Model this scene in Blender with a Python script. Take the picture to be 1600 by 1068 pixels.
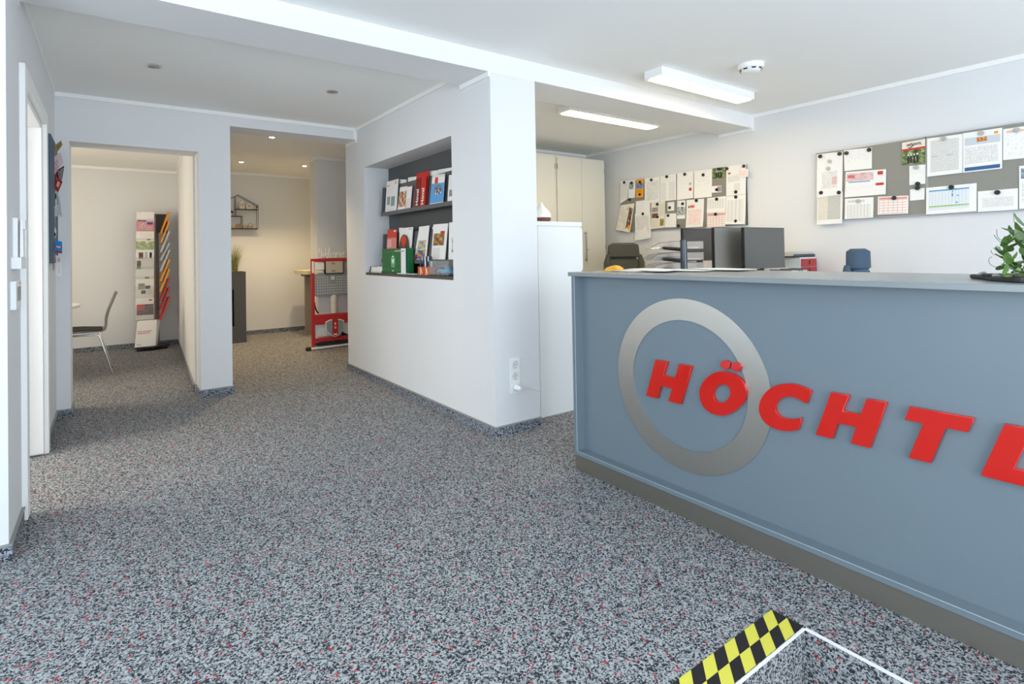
import bpy, bmesh, math, random
from mathutils import Vector, Matrix
random.seed(7)
for o in list(bpy.data.objects): bpy.data.objects.remove(o)
SC = bpy.context.scene
COL = SC.collection

# ------------------------------------------------------------------ camera
cam_d = bpy.data.cameras.new('camera'); cam = bpy.data.objects.new('camera', cam_d); COL.objects.link(cam)
RX, UX, FX = Vector((0.825857, -0.563633, -0.016655)), Vector((0.007080, -0.019170, 0.999791)), Vector((0.563835, 0.825803, 0.011841))
cam.matrix_world = Matrix(((RX.x, UX.x, -FX.x, 0), (RX.y, UX.y, -FX.y, 0), (RX.z, UX.z, -FX.z, 1.2), (0, 0, 0, 1)))
cam_d.sensor_width = 36; cam_d.lens = 843.64 * 36 / 1600
cam_d.shift_x = (800 - 748.68) / 1600; cam_d.shift_y = -(534 - 385.28) / 1600
cam_d.clip_start = 0.05; SC.camera = cam

# ------------------------------------------------------------------ world, exposure, large lights
SC.view_settings.view_transform = 'Standard'; SC.view_settings.look = 'None'
SC.view_settings.exposure = 0.57; SC.view_settings.gamma = 1.0; SC.view_settings.use_curve_mapping = False
W = bpy.data.worlds.new('sky'); SC.world = W; W.use_nodes = True
wn = W.node_tree; bg = wn.nodes['Background']
bg.inputs['Color'].default_value = (0.72, 0.84, 1.0, 1); bg.inputs['Strength'].default_value = 1.0
try:
    SC.cycles.use_denoising = True
    SC.cycles.max_bounces = 8; SC.cycles.diffuse_bounces = 6
    SC.cycles.sample_clamp_indirect = 6; SC.cycles.caustics_reflective = False; SC.cycles.caustics_refractive = False
except Exception: pass

def area(name, loc, target, sx, sy, power, color, spread=180):
    d = bpy.data.lights.new(name, 'AREA'); d.shape = 'RECTANGLE'; d.size = sx; d.size_y = sy
    d.energy = power; d.color = color; d.spread = math.radians(spread)
    o = bpy.data.objects.new(name, d); COL.objects.link(o); o.location = loc
    o.rotation_euler = (Vector(target) - Vector(loc)).to_track_quat('-Z', 'Y').to_euler()
    return o
# daylight through the shop front behind the camera, the table room window and the room behind the left door
area('shopfront_daylight', (2.2, -1.9, 1.3), (2.2, 5, 1.15), 5.6, 2.3, 106, (0.88, 0.945, 1.0))
area('lobby_fill', (-1.75, 0.6, 1.35), (3, 1.6, 1.1), 2.0, 2.0, 44, (0.74, 0.87, 1.0))  # added fill lamp in the unseen lobby, no window behind it
area('table_room_window', (-1.95, 6.2, 1.55), (1, 7.4, 0.6), 1.1, 1.2, 26, (1.0, 0.80, 0.54))
area('side_room_window', (-2.0, 4.0, 1.7), (0.5, 3.9, 0.0), 1.2, 1.3, 36, (1.0, 0.90, 0.74))

# ------------------------------------------------------------------ materials
def s2l(c):
    c = c / 255.0
    return c / 12.92 if c <= 0.04045 else ((c + 0.055) / 1.055) ** 2.4
def rgb(h):
    h = h.lstrip('#'); return tuple(s2l(int(h[i:i + 2], 16)) for i in (0, 2, 4)) + (1,)
MATS = {}
def mat(name, col, rough=0.6, metal=0.0, bump=0.0, bscale=200, var=0.0, emit=0, trans=0, alpha=1, coat=0, spec=None, aniso=0):
    if name in MATS: return MATS[name]
    m = bpy.data.materials.new(name); m.use_nodes = True; nt = m.node_tree
    b = nt.nodes['Principled BSDF']; c = rgb(col) if isinstance(col, str) else col
    b.inputs['Base Color'].default_value = c; b.inputs['Roughness'].default_value = rough; b.inputs['Metallic'].default_value = metal
    if spec is not None: b.inputs['Specular IOR Level'].default_value = spec
    if aniso: b.inputs['Anisotropic'].default_value = aniso
    if coat: b.inputs['Coat Weight'].default_value = coat
    if trans: b.inputs['Transmission Weight'].default_value = trans
    if alpha < 1: b.inputs['Alpha'].default_value = alpha
    if emit: b.inputs['Emission Color'].default_value = c; b.inputs['Emission Strength'].default_value = emit
    g = nt.nodes.new('ShaderNodeNewGeometry')
    n = nt.nodes.new('ShaderNodeTexNoise'); n.inputs['Scale'].default_value = bscale; n.inputs['Detail'].default_value = 3
    nt.links.new(g.outputs['Position'], n.inputs['Vector'])
    if bump:
        bp = nt.nodes.new('ShaderNodeBump'); bp.inputs['Strength'].default_value = bump; bp.inputs['Distance'].default_value = 0.002
        nt.links.new(n.outputs['Fac'], bp.inputs['Height']); nt.links.new(bp.outputs['Normal'], b.inputs['Normal'])
    v = var or 0.03
    r = nt.nodes.new('ShaderNodeMix'); r.data_type = 'RGBA'
    r.inputs[6].default_value = tuple(x * (1 - v) for x in c[:3]) + (1,); r.inputs[7].default_value = tuple(min(1, x * (1 + v)) for x in c[:3]) + (1,)
    nt.links.new(n.outputs['Fac'], r.inputs[0]); nt.links.new(r.outputs[2], b.inputs['Base Color'])
    MATS[name] = m; return m

def math_node(nt, op, a, b=None, c=None):
    n = nt.nodes.new('ShaderNodeMath'); n.operation = op
    for i, x in enumerate((a, b, c)):
        if x is None: continue
        if isinstance(x, (int, float)): n.inputs[i].default_value = x
        else: nt.links.new(x, n.inputs[i])
    return n.outputs[0]
def mixc(nt, f, a, b):
    n = nt.nodes.new('ShaderNodeMix'); n.data_type = 'RGBA'
    if isinstance(f, (int, float)): n.inputs[0].default_value = f
    else: nt.links.new(f, n.inputs[0])
    for i, x in ((6, a), (7, b)):
        if isinstance(x, tuple): n.inputs[i].default_value = x
        else: nt.links.new(x, n.inputs[i])
    return n.outputs[2]
def uv_nodes(name, rough=0.55):
    m = bpy.data.materials.new(name); m.use_nodes = True; nt = m.node_tree
    b = nt.nodes['Principled BSDF']; b.inputs['Roughness'].default_value = rough
    t = nt.nodes.new('ShaderNodeTexCoord'); s = nt.nodes.new('ShaderNodeSeparateXYZ'); nt.links.new(t.outputs['UV'], s.inputs[0])
    return m, nt, b, s.outputs[0], s.outputs[1], t.outputs['UV']

def text_mat(name, base, ink, lines=24, words=14, dens=0.45, strength=0.75):
    """flat print: rows of small words"""
    if name in MATS: return MATS[name]
    m, nt, b, u, v, uv = uv_nodes(name)
    vv = math_node(nt, 'MULTIPLY', v, lines); row = math_node(nt, 'FLOOR', vv); fr = math_node(nt, 'FRACT', vv)
    on = math_node(nt, 'LESS_THAN', math_node(nt, 'ABSOLUTE', math_node(nt, 'SUBTRACT', fr, 0.5)), 0.24)
    cx = nt.nodes.new('ShaderNodeCombineXYZ')
    nt.links.new(math_node(nt, 'MULTIPLY', u, words * 2.2), cx.inputs[0]); nt.links.new(math_node(nt, 'MULTIPLY', row, 7.31), cx.inputs[1])
    nz = nt.nodes.new('ShaderNodeTexNoise'); nz.inputs['Scale'].default_value = 1.0; nz.inputs['Detail'].default_value = 1.0
    nt.links.new(cx.outputs[0], nz.inputs['Vector'])
    wd = math_node(nt, 'GREATER_THAN', nz.outputs['Fac'], 1 - dens - 0.05)
    f = math_node(nt, 'MULTIPLY', math_node(nt, 'MULTIPLY', on, wd), strength)
    nt.links.new(mixc(nt, f, rgb(base), rgb(ink)), b.inputs['Base Color'])
    MATS[name] = m; return m
def grid_mat(name, base, ink, nx, ny, head=None):
    """flat print: a ruled table"""
    if name in MATS: return MATS[name]
    m, nt, b, u, v, uv = uv_nodes(name)
    fu = math_node(nt, 'FRACT', math_node(nt, 'MULTIPLY', u, nx)); fv = math_node(nt, 'FRACT', math_node(nt, 'MULTIPLY', v, ny))
    f = math_node(nt, 'MAXIMUM', math_node(nt, 'LESS_THAN', fu, 0.10), math_node(nt, 'LESS_THAN', fv, 0.18))
    c = mixc(nt, math_node(nt, 'MULTIPLY', f, 0.7), rgb(base), rgb(ink))
    if head: c = mixc(nt, math_node(nt, 'GREATER_THAN', v, 0.88), c, rgb(head))
    nt.links.new(c, b.inputs['Base Color']); MATS[name] = m; return m
def photo_mat(name, cols, scale=5, rough=0.4):
    """flat print: a small photograph made of irregular patches"""
    if name in MATS: return MATS[name]
    m, nt, b, u, v, uv = uv_nodes(name, rough)
    n = nt.nodes.new('ShaderNodeTexNoise'); n.inputs['Scale'].default_value = scale; n.inputs['Detail'].default_value = 4
    nt.links.new(uv, n.inputs['Vector'])
    r = nt.nodes.new('ShaderNodeValToRGB'); r.color_ramp.interpolation = 'LINEAR'
    k = len(cols)
    while len(r.color_ramp.elements) < k: r.color_ramp.elements.new(0.5)
    for i, c in enumerate(cols):
        e = r.color_ramp.elements[i]; e.position = 0.32 + 0.36 * i / max(1, k - 1); e.color = rgb(c)
    nt.links.new(n.outputs['Fac'], r.inputs[0]); nt.links.new(r.outputs[0], b.inputs['Base Color'])
    MATS[name] = m; return m

def carpet_mat(name, dark, mid, light, scale, red=0.05, bump=0.5):
    m = bpy.data.materials.new(name); m.use_nodes = True; nt = m.node_tree
    b = nt.nodes['Principled BSDF']; b.inputs['Roughness'].default_value = 0.95; b.inputs['Specular IOR Level'].default_value = 0.15
    g = nt.nodes.new('ShaderNodeNewGeometry')
    ds = nt.nodes.new('ShaderNodeTexNoise'); ds.inputs['Scale'].default_value = 90
    nt.links.new(g.outputs['Position'], ds.inputs['Vector'])
    add = nt.nodes.new('ShaderNodeVectorMath'); add.operation = 'MULTIPLY_ADD'
    nt.links.new(ds.outputs['Color'], add.inputs[0]); add.inputs[1].default_value = (0.012, 0.012, 0.012); nt.links.new(g.outputs['Position'], add.inputs[2])
    v = nt.nodes.new('ShaderNodeTexVoronoi'); v.inputs['Scale'].default_value = scale; nt.links.new(add.outputs[0], v.inputs['Vector'])
    sp = nt.nodes.new('ShaderNodeSeparateColor'); nt.links.new(v.outputs['Color'], sp.inputs[0])
    r = nt.nodes.new('ShaderNodeValToRGB'); e = r.color_ramp.elements
    e[0].position = 0.0; e[0].color = rgb(dark); e[1].position = 1.0; e[1].color = rgb(light)
    a = e.new(0.30); a.color = rgb(dark); a2 = e.new(0.42); a2.color = rgb(mid); a3 = e.new(0.75); a3.color = rgb(light)
    nt.links.new(sp.outputs[0], r.inputs[0])
    v2 = nt.nodes.new('ShaderNodeTexVoronoi'); v2.inputs['Scale'].default_value = scale * 0.42; nt.links.new(add.outputs[0], v2.inputs['Vector'])
    sp2 = nt.nodes.new('ShaderNodeSeparateColor'); nt.links.new(v2.outputs['Color'], sp2.inputs[0])
    fl = math_node(nt, 'MULTIPLY', math_node(nt, 'LESS_THAN', sp2.outputs[1], red), math_node(nt, 'LESS_THAN', v2.outputs['Distance'], 0.42))
    nt.links.new(mixc(nt, math_node(nt, 'MULTIPLY', fl, 0.8), r.outputs[0], rgb('#bd4449')), b.inputs['Base Color'])
    bp = nt.nodes.new('ShaderNodeBump'); bp.inputs['Strength'].default_value = bump; bp.inputs['Distance'].default_value = 0.003
    nt.links.new(v.outputs['Distance'], bp.inputs['Height']); nt.links.new(bp.outputs['Normal'], b.inputs['Normal'])
    MATS[name] = m; return m

M_wall = mat('wall_paint', '#dfe1e3', 0.9, bump=0.25, bscale=130, var=0.01)
M_ceil = mat('ceiling_paint', '#f3f4f2', 0.95, bump=0.1, bscale=150, var=0.01)
M_trim = mat('white_trim', '#f2f3f2', 0.5)
M_carpet = carpet_mat('carpet', '#33373d', '#777b7f', '#b1b4b5', 210, red=0.10)
M_skirt = carpet_mat('skirting_carpet', '#2b313b', '#666d77', '#a3aab3', 210, red=0.02)
M_cap = mat('skirting_cap', '#8e918d', 0.45)
M_ctop = mat('counter_top_laminate', '#8a9192', 0.26, var=0.02, bscale=40)
M_cfront = mat('counter_grey_laminate', '#73818a', 0.36, var=0.012, bscale=6)
M_steel = mat('brushed_steel', '#d3d0c8', 0.36, metal=1.0, aniso=0.7, bump=0.05, bscale=300, var=0.05)
M_toe = mat('toe_kick_steel', '#918d83', 0.45, metal=0.8, bump=0.05, bscale=260, var=0.06)
M_red = mat('red_acrylic', '#cd190b', 0.10, coat=0.5, var=0.01)
M_black = mat('black_plastic', '#17181a', 0.4)
M_dgrey = mat('dark_grey_panel', '#55585b', 0.6)
M_white = mat('white_plastic', '#eef0f0', 0.4)
M_whitef = mat('white_laminate', '#e3e7e8', 0.45)
M_cream = mat('cream_laminate', '#dcdacd', 0.5)
M_chrome = mat('chrome', '#d0d2d2', 0.12, metal=1.0)
M_alu = mat('aluminium', '#a9abab', 0.35, metal=1.0)
M_paper = mat('paper', '#f1f1ee', 0.7)
M_glow = mat('lamp_panel', '#ffe4b8', 0.5, emit=19.0)
M_spot = mat('spot_glow', '#ffe9c4', 0.5, emit=25.0)
M_acryl = mat('clear_acrylic', '#dfe4e4', 0.1, alpha=0.13)
M_smoke = mat('smoke_plastic', '#b5aca4', 0.15, alpha=0.35)

# ------------------------------------------------------------------ mesh helpers
class MB:
    def __init__(s): s.v = []; s.f = []; s.m = []; s.uv = []; s.mats = []
    def mi(s, m):
        if m not in s.mats: s.mats.append(m)
        return s.mats.index(m)
    def face(s, idx, m, uv=None): s.f.append(tuple(idx)); s.m.append(s.mi(m)); s.uv.append(uv)
    def box(s, x0, x1, y0, y1, z0, z1, m):
        b = len(s.v)
        for z in (z0, z1):
            for x, y in ((x0, y0), (x1, y0), (x1, y1), (x0, y1)): s.v.append((x, y, z))
        for q in ((0, 3, 2, 1), (4, 5, 6, 7), (0, 1, 5, 4), (1, 2, 6, 5), (2, 3, 7, 6), (3, 0, 4, 7)): s.face([b + i for i in q], m, [(0, 0), (1, 0), (1, 1), (0, 1)])
        return s
    def hexa(s, p, m):
        """eight corners: four bottom, four top"""
        b = len(s.v); s.v += [tuple(x) for x in p]
        for q in ((0, 3, 2, 1), (4, 5, 6, 7), (0, 1, 5, 4), (1, 2, 6, 5), (2, 3, 7, 6), (3, 0, 4, 7)): s.face([b + i for i in q], m)
        return s
    def prism(s, pts, f3, a0, a1, m, mside=None):
        """2D outline extruded: f3(u, v, a) -> xyz"""
        b = len(s.v); n = len(pts)
        for a in (a0, a1):
            for u, v in pts: s.v.append(tuple(f3(u, v, a)))
        s.face([b + i for i in range(n)][::-1], m); s.face([b + n + i for i in range(n)], m)
        for i in range(n):
            j = (i + 1) % n; s.face([b + i, b + j, b + n + j, b + n + i], mside or m)
        return s
    def lathe(s, prof, c, m, seg=24, axis='z'):
        b = len(s.v); n = len(prof)
        for i in range(seg):
            a = 2 * math.pi * i / seg
            for r, h in prof:
                p = (r * math.cos(a), r * math.sin(a), h)
                if axis == 'x': p = (p[2], p[0], p[1])
                if axis == 'y': p = (p[0], p[2], p[1])
                s.v.append((c[0] + p[0], c[1] + p[1], c[2] + p[2]))
        for i in range(seg):
            j = (i + 1) % seg
            for k in range(n - 1): s.face([b + i * n + k, b + j * n + k, b + j * n + k + 1, b + i * n + k + 1], m)
        s.face([b + i * n for i in range(seg)][::-1], m); s.face([b + i * n + n - 1 for i in range(seg)], m)
        return s
    def cyl(s, c, r, h, m, seg=20, axis='z'): return s.lathe([(r, 0), (r, h)], c, m, seg, axis)
    def tube(s, path, r, m, seg=8, closed=False, flat=None):
        path = [Vector(p) for p in path]; n = len(path); b = len(s.v); rr = r if isinstance(r, (list, tuple)) else [r] * n
        up = Vector((0, 0, 1))
        prev = None
        for i, p in enumerate(path):
            if closed: t = path[(i + 1) % n] - path[i - 1]
            else: t = path[min(i + 1, n - 1)] - path[max(i - 1, 0)]
            t = t.normalized() if t.length > 1e-9 else Vector((0, 0, 1))
            if prev is None:
                a = up.cross(t)
                if a.length < 1e-3: a = Vector((1, 0, 0)).cross(t)
                a.normalize()
            else:
                a = prev - t * prev.dot(t)
                a = a.normalized() if a.length > 1e-6 else prev
            prev = a; bb = t.cross(a)
            for k in range(seg):
                g = 2 * math.pi * k / seg; s.v.append(tuple(p + a * math.cos(g) * rr[i] + bb * math.sin(g) * rr[i]))
        rng = n if closed else n - 1
        for i in range(rng):
            j = (i + 1) % n
            for k in range(seg):
                l = (k + 1) % seg; s.face([b + i * seg + k, b + i * seg + l, b + j * seg + l, b + j * seg + k], m)
        if not closed:
            s.face([b + k for k in range(seg)][::-1], m); s.face([b + (n - 1) * seg + k for k in range(seg)], m)
        return s
    def build(s, name, parent=None, smooth=False, bevel=0, kind=None, rel=True):
        me = bpy.data.meshes.new(name)
        off = Vector((0, 0, 0))
        if parent is not None and rel: off = TRUE_LOC[parent.name]
        inv = ROT.get(parent.name) if parent is not None and rel else None
        vs = [Vector(v) - off for v in s.v]
        if inv: vs = [inv @ v for v in vs]
        me.from_pydata([tuple(v) for v in vs], [], s.f)
        for m in s.mats: me.materials.append(m)
        me.polygons.foreach_set('material_index', s.m)
        if any(s.uv):
            ul = me.uv_layers.new(name='UVMap')
            for p, q in zip(me.polygons, s.uv):
                if q:
                    for li, c in zip(p.loop_indices, q): ul.data[li].uv = c
        me.update()
        bm = bmesh.new(); bm.from_mesh(me); bmesh.ops.recalc_face_normals(bm, faces=bm.faces[:]) if not s_open(s) else None
        bm.to_mesh(me); bm.free()
        o = bpy.data.objects.new(name, me); COL.objects.link(o)
        if parent is not None: o.parent = parent
        if smooth:
            for p in me.polygons: p.use_smooth = True
            md = o.modifiers.new('edges', 'EDGE_SPLIT'); md.split_angle = math.radians(38)
        if bevel:
            md = o.modifiers.new('bevel', 'BEVEL'); md.width = bevel; md.segments = 2; md.limit_method = 'ANGLE'; md.angle_limit = math.radians(50)
        if kind: o['kind'] = kind
        TRUE_LOC[o.name] = off.copy()
        if inv: ROT[o.name] = inv
        return o
def s_open(s): return getattr(s, 'open', False)
TRUE_LOC = {}; ROT = {}
def thing(name, label, cat, loc=(0, 0, 0), group=None, rz=0):
    """an Empty at the thing's base; its parts are given in world coordinates before rotation"""
    o = bpy.data.objects.new(name, None); COL.objects.link(o); o.location = loc; o.empty_display_size = 0.05
    o.rotation_euler = (0, 0, rz)
    o['label'] = label; o['category'] = cat
    if group: o['group'] = group
    TRUE_LOC[o.name] = Vector(loc)
    return o
def tag(o, label, cat, group=None):
    o['label'] = label; o['category'] = cat
    if group: o['group'] = group
    return o
def struct(mb, name, **k): return mb.build(name, kind='structure', **k)
def recenter(o):
    """move a top-level mesh's origin to its base"""
    vs = [v.co for v in o.data.vertices]
    c = Vector(((min(v.x for v in vs) + max(v.x for v in vs)) / 2, (min(v.y for v in vs) + max(v.y for v in vs)) / 2, min(v.z for v in vs)))
    o.data.transform(Matrix.Translation(-c)); o.location = c
    TRUE_LOC[o.name] = c.copy()
    return o
def lettering(name, body, size, m, origin, right, up, parent, bold=0.0, extrude=0.0004, shear=0, xs=1.0, align='LEFT'):
    """flat lettering laid on a surface; part of its parent"""
    c = bpy.data.curves.new(name, 'FONT'); c.body = body; c.size = size; c.extrude = extrude; c.offset = bold; c.shear = shear
    c.align_x = align; c.resolution_u = 3
    t = bpy.data.objects.new('tmp', c); COL.objects.link(t)
    dg = bpy.context.evaluated_depsgraph_get(); me = bpy.data.meshes.new_from_object(t.evaluated_get(dg))
    bpy.data.objects.remove(t); me.name = name
    R, U = Vector(right).normalized(), Vector(up).normalized(); N = R.cross(U); O = Vector(origin) - TRUE_LOC[parent.name]
    me.transform(Matrix(((R.x * xs, U.x, N.x, O.x), (R.y * xs, U.y, N.y, O.y), (R.z * xs, U.z, N.z, O.z), (0, 0, 0, 1))))
    if parent.name in ROT: me.transform(ROT[parent.name].to_4x4())
    me.materials.clear(); me.materials.append(m)
    o = bpy.data.objects.new(name, me); COL.objects.link(o); o.parent = parent
    return o

def sheet(name, TL, TR, BR, BL, prints=(), base=None, t=0.0005, curl=0.0, side=None, parent=None, nv=5, nrm=None, wave=0.0, rnd=0.0):
    """a sheet or booklet with flat prints: prints = [(u0, v0, u1, v1, material)], v measured from the top"""
    TL, TR, BR, BL = map(Vector, (TL, TR, BR, BL)); base = base or M_paper
    N = Vector(nrm) if nrm else (TR - TL).cross(TL - BL).normalized()
    def S(u, v, d=0.0):
        p = TL.lerp(TR, u).lerp(BL.lerp(BR, u), v)
        return p + N * (d + curl * v * v + wave * math.sin(u * 5 + v * 7))
    mb = MB()
    def patch(u0, v0, u1, v1, m, d, nu, nv_):
        b = len(mb.v)
        for j in range(nv_ + 1):
            for i in range(nu + 1): mb.v.append(tuple(S(u0 + (u1 - u0) * i / nu, v0 + (v1 - v0) * j / nv_, d)))
        for j in range(nv_):
            for i in range(nu):
                a = b + j * (nu + 1) + i
                q = [(i / nu, 1 - j / nv_), (i / nu, 1 - (j + 1) / nv_), ((i + 1) / nu, 1 - (j + 1) / nv_), ((i + 1) / nu, 1 - j / nv_)]
                mb.face([a, a + nu + 1, a + nu + 2, a + 1], m, q)
        return b
    nu = 3 if wave else 2
    f = patch(0, 0, 1, 1, base, 0, nu, nv); k = patch(0, 0, 1, 1, side or base, -t, nu, nv)
    ring = [i for i in range(nu + 1)] + [(j) * (nu + 1) + nu for j in range(1, nv + 1)] + [nv * (nu + 1) + i for i in range(nu - 1, -1, -1)] + [j * (nu + 1) for j in range(nv - 1, 0, -1)]
    for i in range(len(ring)):
        a, b2 = ring[i], ring[(i + 1) % len(ring)]; mb.face([f + a, f + b2, k + b2, k + a], side or base)
    for n, (u0, v0, u1, v1, m) in enumerate(prints): patch(u0, v0, u1, v1, m, 0.0004 + 0.00015 * n, 1, max(1, round(nv * (v1 - v0))) if curl else 1)
    mb.open = True
    o = mb.build(name, parent)
    if parent is None: recenter(o)
    return o
# ------------------------------------------------------------------ the building
XL, YB, XN, YP, XP, XR, HC, HB, HF, YQ = -0.346, 5.193, 2.063, 2.864, 2.446, 5.253, 2.481, 2.389, 2.52, 3.217
HX0, HX1, HY0, HY1 = 0.55, 1.80, -1.0, 0.851      # stair well
f = MB()
f.box(-2.3, HX0, -2.0, 9.2, -0.15, 0, M_carpet); f.box(HX1, 5.5, -2.0, 9.2, -0.15, 0, M_carpet)
f.box(HX0, HX1, HY1, 9.2, -0.15, 0, M_carpet); f.box(HX0, HX1, -2.0, HY0, -0.15, 0, M_carpet)
struct(f, 'floor')
s = MB(); s.box(HX0, HX1, 0.50, HY1 - 0.001, -0.60, -0.17, M_carpet); s.box(HX0, HX1, 0.16, 0.50, -0.60, -0.34, M_carpet)
s.box(HX0, HX1, HY0, 0.16, -0.60, -0.51, M_carpet)
s.box(HX0 - 0.1, HX0, HY0, HY1, -0.6, -0.15, M_carpet); s.box(HX1, HX1 + 0.1, HY0, HY1, -0.6, -0.15, M_carpet); s.box(HX0, HX1, HY1, HY1 + 0.1, -0.6, -0.15, M_carpet)
struct(s, 'floor_steps')
t = MB(); t.box(HX1 - 0.002, HX1 + 0.006, HY0, HY1 + 0.004, -0.004, 0.002, M_trim); t.box(HX0, HX1 + 0.006, HY1 - 0.002, HY1 + 0.004, -0.004, 0.002, M_trim)
struct(t, 'trim_1')

w = MB()   # left wall with the doorway (door opening y 3.34..4.31, height 2.05)
w.box(XL - 0.24, XL, 2.878, 3.34, 0, HF, M_wall); w.box(XL - 0.24, XL, 4.31, YB, 0, HC, M_wall); w.box(XL - 0.24, XL, 3.34, 4.31, 2.05, HC, M_wall)
w.box(-2.2, XL - 0.24, 2.878, 2.978, 0, HF, M_wall)
struct(w, 'wall_left')
w = MB(); w.box(-2.3, -2.2, -2.0, 2.878, 0, HF, M_wall); struct(w, 'wall_lobby')
w = MB()   # back wall with two openings
w.box(XL, -0.258, YB, 5.46, 0, HC, M_wall); w.box(0.631, 0.884, YB, 5.46, 0, HC, M_wall)
w.box(-0.258, 0.631, YB, 5.46, 2.114, HC, M_wall); w.box(0.884, XN, YB, 5.46, 2.366, HC, M_wall)
struct(w, 'wall_back')
w = MB()   # block with the niche
NY0, NY1, NZ0, NZ1, NX = 3.36, 5.0, 1.006, 2.062, 2.325
w.box(XN, XP, YP, NY0, 0, HB, M_wall); w.box(XN, XP, NY1, 5.5, 0, HC, M_wall)
w.box(XN, XP, NY0, NY1, 0, NZ0, M_wall); w.box(XN, XP, NY0, NY1, NZ1, HC, M_wall); w.box(NX, XP, NY0, NY1, NZ0, NZ1, M_wall)
w.box(XN, XP, YP + 0.353, NY0, HB, HC, M_wall)
struct(w, 'wall_niche')
w = MB(); w.box(XR, XR + 0.15, -2.0, 5.3, 0, HF, M_wall); struct(w, 'wall_right')
w = MB(); w.box(XP, XR, 5.13, 5.28, 0, HC, M_wall); struct(w, 'wall_office_back')
w = MB(); w.box(-2.2, XL - 0.1, 8.67, 8.8, 0, HC, M_wall); w.box(XL - 0.1, 0.86, 8.67, 8.8, 0, HC, M_wall); struct(w, 'wall_table_room_back')
w = MB(); w.prism([(0.618, 5.46), (0.884, 5.46), (0.884, 8.9), (0.79, 8.9)], lambda u, v, a: (u, v, a), 0, HC, M_wall); struct(w, 'wall_partition')
w = MB()   # far left wall of the table room and the side room, with their window openings
w.box(-2.3, -2.2, 2.978, 3.2, 0, HC, M_wall); w.box(-2.3, -2.2, 3.2, 4.8, 0, 0.9, M_wall); w.box(-2.3, -2.2, 3.2, 4.8, 2.3, HC, M_wall)
w.box(-2.3, -2.2, 4.8, 5.5, 0, HC, M_wall); w.box(-2.3, -2.2, 5.5, 6.9, 0, 0.85, M_wall); w.box(-2.3, -2.2, 5.5, 6.9, 2.2, HC, M_wall); w.box(-2.3, -2.2, 6.9, 8.8, 0, HC, M_wall)
struct(w, 'wall_far_left')
w = MB(); w.box(-2.2, XL - 0.24, 5.2, 5.4, 0, HC, M_wall); struct(w, 'wall_side_room')
w = MB(); w.box(0.884, 3.3, 8.9, 9.05, 0, HF, M_wall); struct(w, 'wall_corridor_back')
w = MB(); w.box(3.2, 3.3, 5.5, 8.9, 0, HF, M_wall); w.box(XP, 3.3, 5.4, 5.5, 0, HF, M_wall); struct(w, 'wall_corridor_right')
w = MB(); w.box(2.225, 3.2, 7.0, 7.28, 0, HF, M_wall); struct(w, 'wall_corridor_pier')
w = MB()   # shop front behind the camera: piers and parapet around big panes
w.box(-2.3, 5.4, -2.1, -2.0, 2.45, HF, M_wall); w.box(-2.3, -1.0, -2.1, -2.0, 0, 2.45, M_wall); w.box(5.05, 5.4, -2.1, -2.0, 0, 2.45, M_wall)
struct(w, 'wall_front')
for i, x in enumerate((-1.0, 0.5, 1.9, 3.3, 4.97)):
    t = MB(); t.box(x, x + 0.06, -2.08, -2.02, 0, 2.45, M_dgrey); struct(t, 'window_%d' % (i + 1))

c = MB(); c.box(-2.3, 5.4, -2.1, YP, HF, HF + 0.1, M_ceil); struct(c, 'ceiling')
c = MB(); c.box(-2.3, 5.4, YQ, 5.5, HC, HC + 0.1, M_ceil); struct(c, 'ceiling_rear')
c = MB(); c.box(-2.3, 0.8, 5.46, 8.8, 2.42, 2.52, M_ceil); struct(c, 'ceiling_table_room')
c = MB(); c.box(0.8, 3.3, 5.46, 9.05, 2.50, 2.6, M_ceil); struct(c, 'ceiling_corridor')
c = MB(); c.box(XL - 0.24, XR, YP, YQ, HB, HF + 0.1, mat('beam_paint', '#e6e7e7', 0.9, bump=0.1, bscale=150, var=0.01)); struct(c, 'ceiling_beam')

def skirt(name, x0, y0, x1, y1, nx, ny, h=0.058):
    """carpet skirting along a wall line, nx, ny = outward normal"""
    m = MB(); d = 0.009
    m.box(min(x0, x1, x0 + nx * d, x1 + nx * d), max(x0, x1, x0 + nx * d, x1 + nx * d), min(y0, y1, y0 + ny * d, y1 + ny * d), max(y0, y1, y0 + ny * d, y1 + ny * d), 0, h, M_skirt)
    d = 0.013
    m.box(min(x0, x1, x0 + nx * d, x1 + nx * d), max(x0, x1, x0 + nx * d, x1 + nx * d), min(y0, y1, y0 + ny * d, y1 + ny * d), max(y0, y1, y0 + ny * d, y1 + ny * d), h, h + 0.008, M_cap)
    struct(m, 'baseboard_' + name)
skirt('left_near', XL, 2.878, XL, 3.265, 1, 0); skirt('left_far', XL, 4.385, XL, YB, 1, 0); skirt('lobby', -2.2, 2.878, XL + 0.013, 2.878, 0, -1)
skirt('back_left', XL, YB, -0.245, YB, 0, -1); skirt('opening_left', -0.258, YB, -0.258, 5.46, 1, 0)
skirt('pillar_front', 0.618, YB, 0.897, YB, 0, -1); skirt('pillar_left', 0.631, YB, 0.631, 5.46, -1, 0); skirt('pillar_right', 0.884, YB, 0.884, 8.9, 1, 0)
skirt('niche', XN, YP, XN, 5.5, -1, 0); skirt('niche_front', XN - 0.013, YP, XP, YP, 0, -1); skirt('niche_end', XN - 0.013, 5.5, XP, 5.5, 0, 1)
skirt('table_room', -2.2, 8.67, 0.79, 8.67, 0, -1); skirt('corridor', 0.884, 8.9, 3.2, 8.9, 0, -1); skirt('pier', 2.212, 7.0, 3.2, 7.0, 0, -1)
skirt('right', XR, -2.0, XR, 5.13, -1, 0)
m = MB(); m.prism([(0.618, 5.46), (0.79, 8.67), (0.776, 8.67), (0.604, 5.46)], lambda u, v, a: (u, v, a), 0, 0.058, M_skirt)
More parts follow.
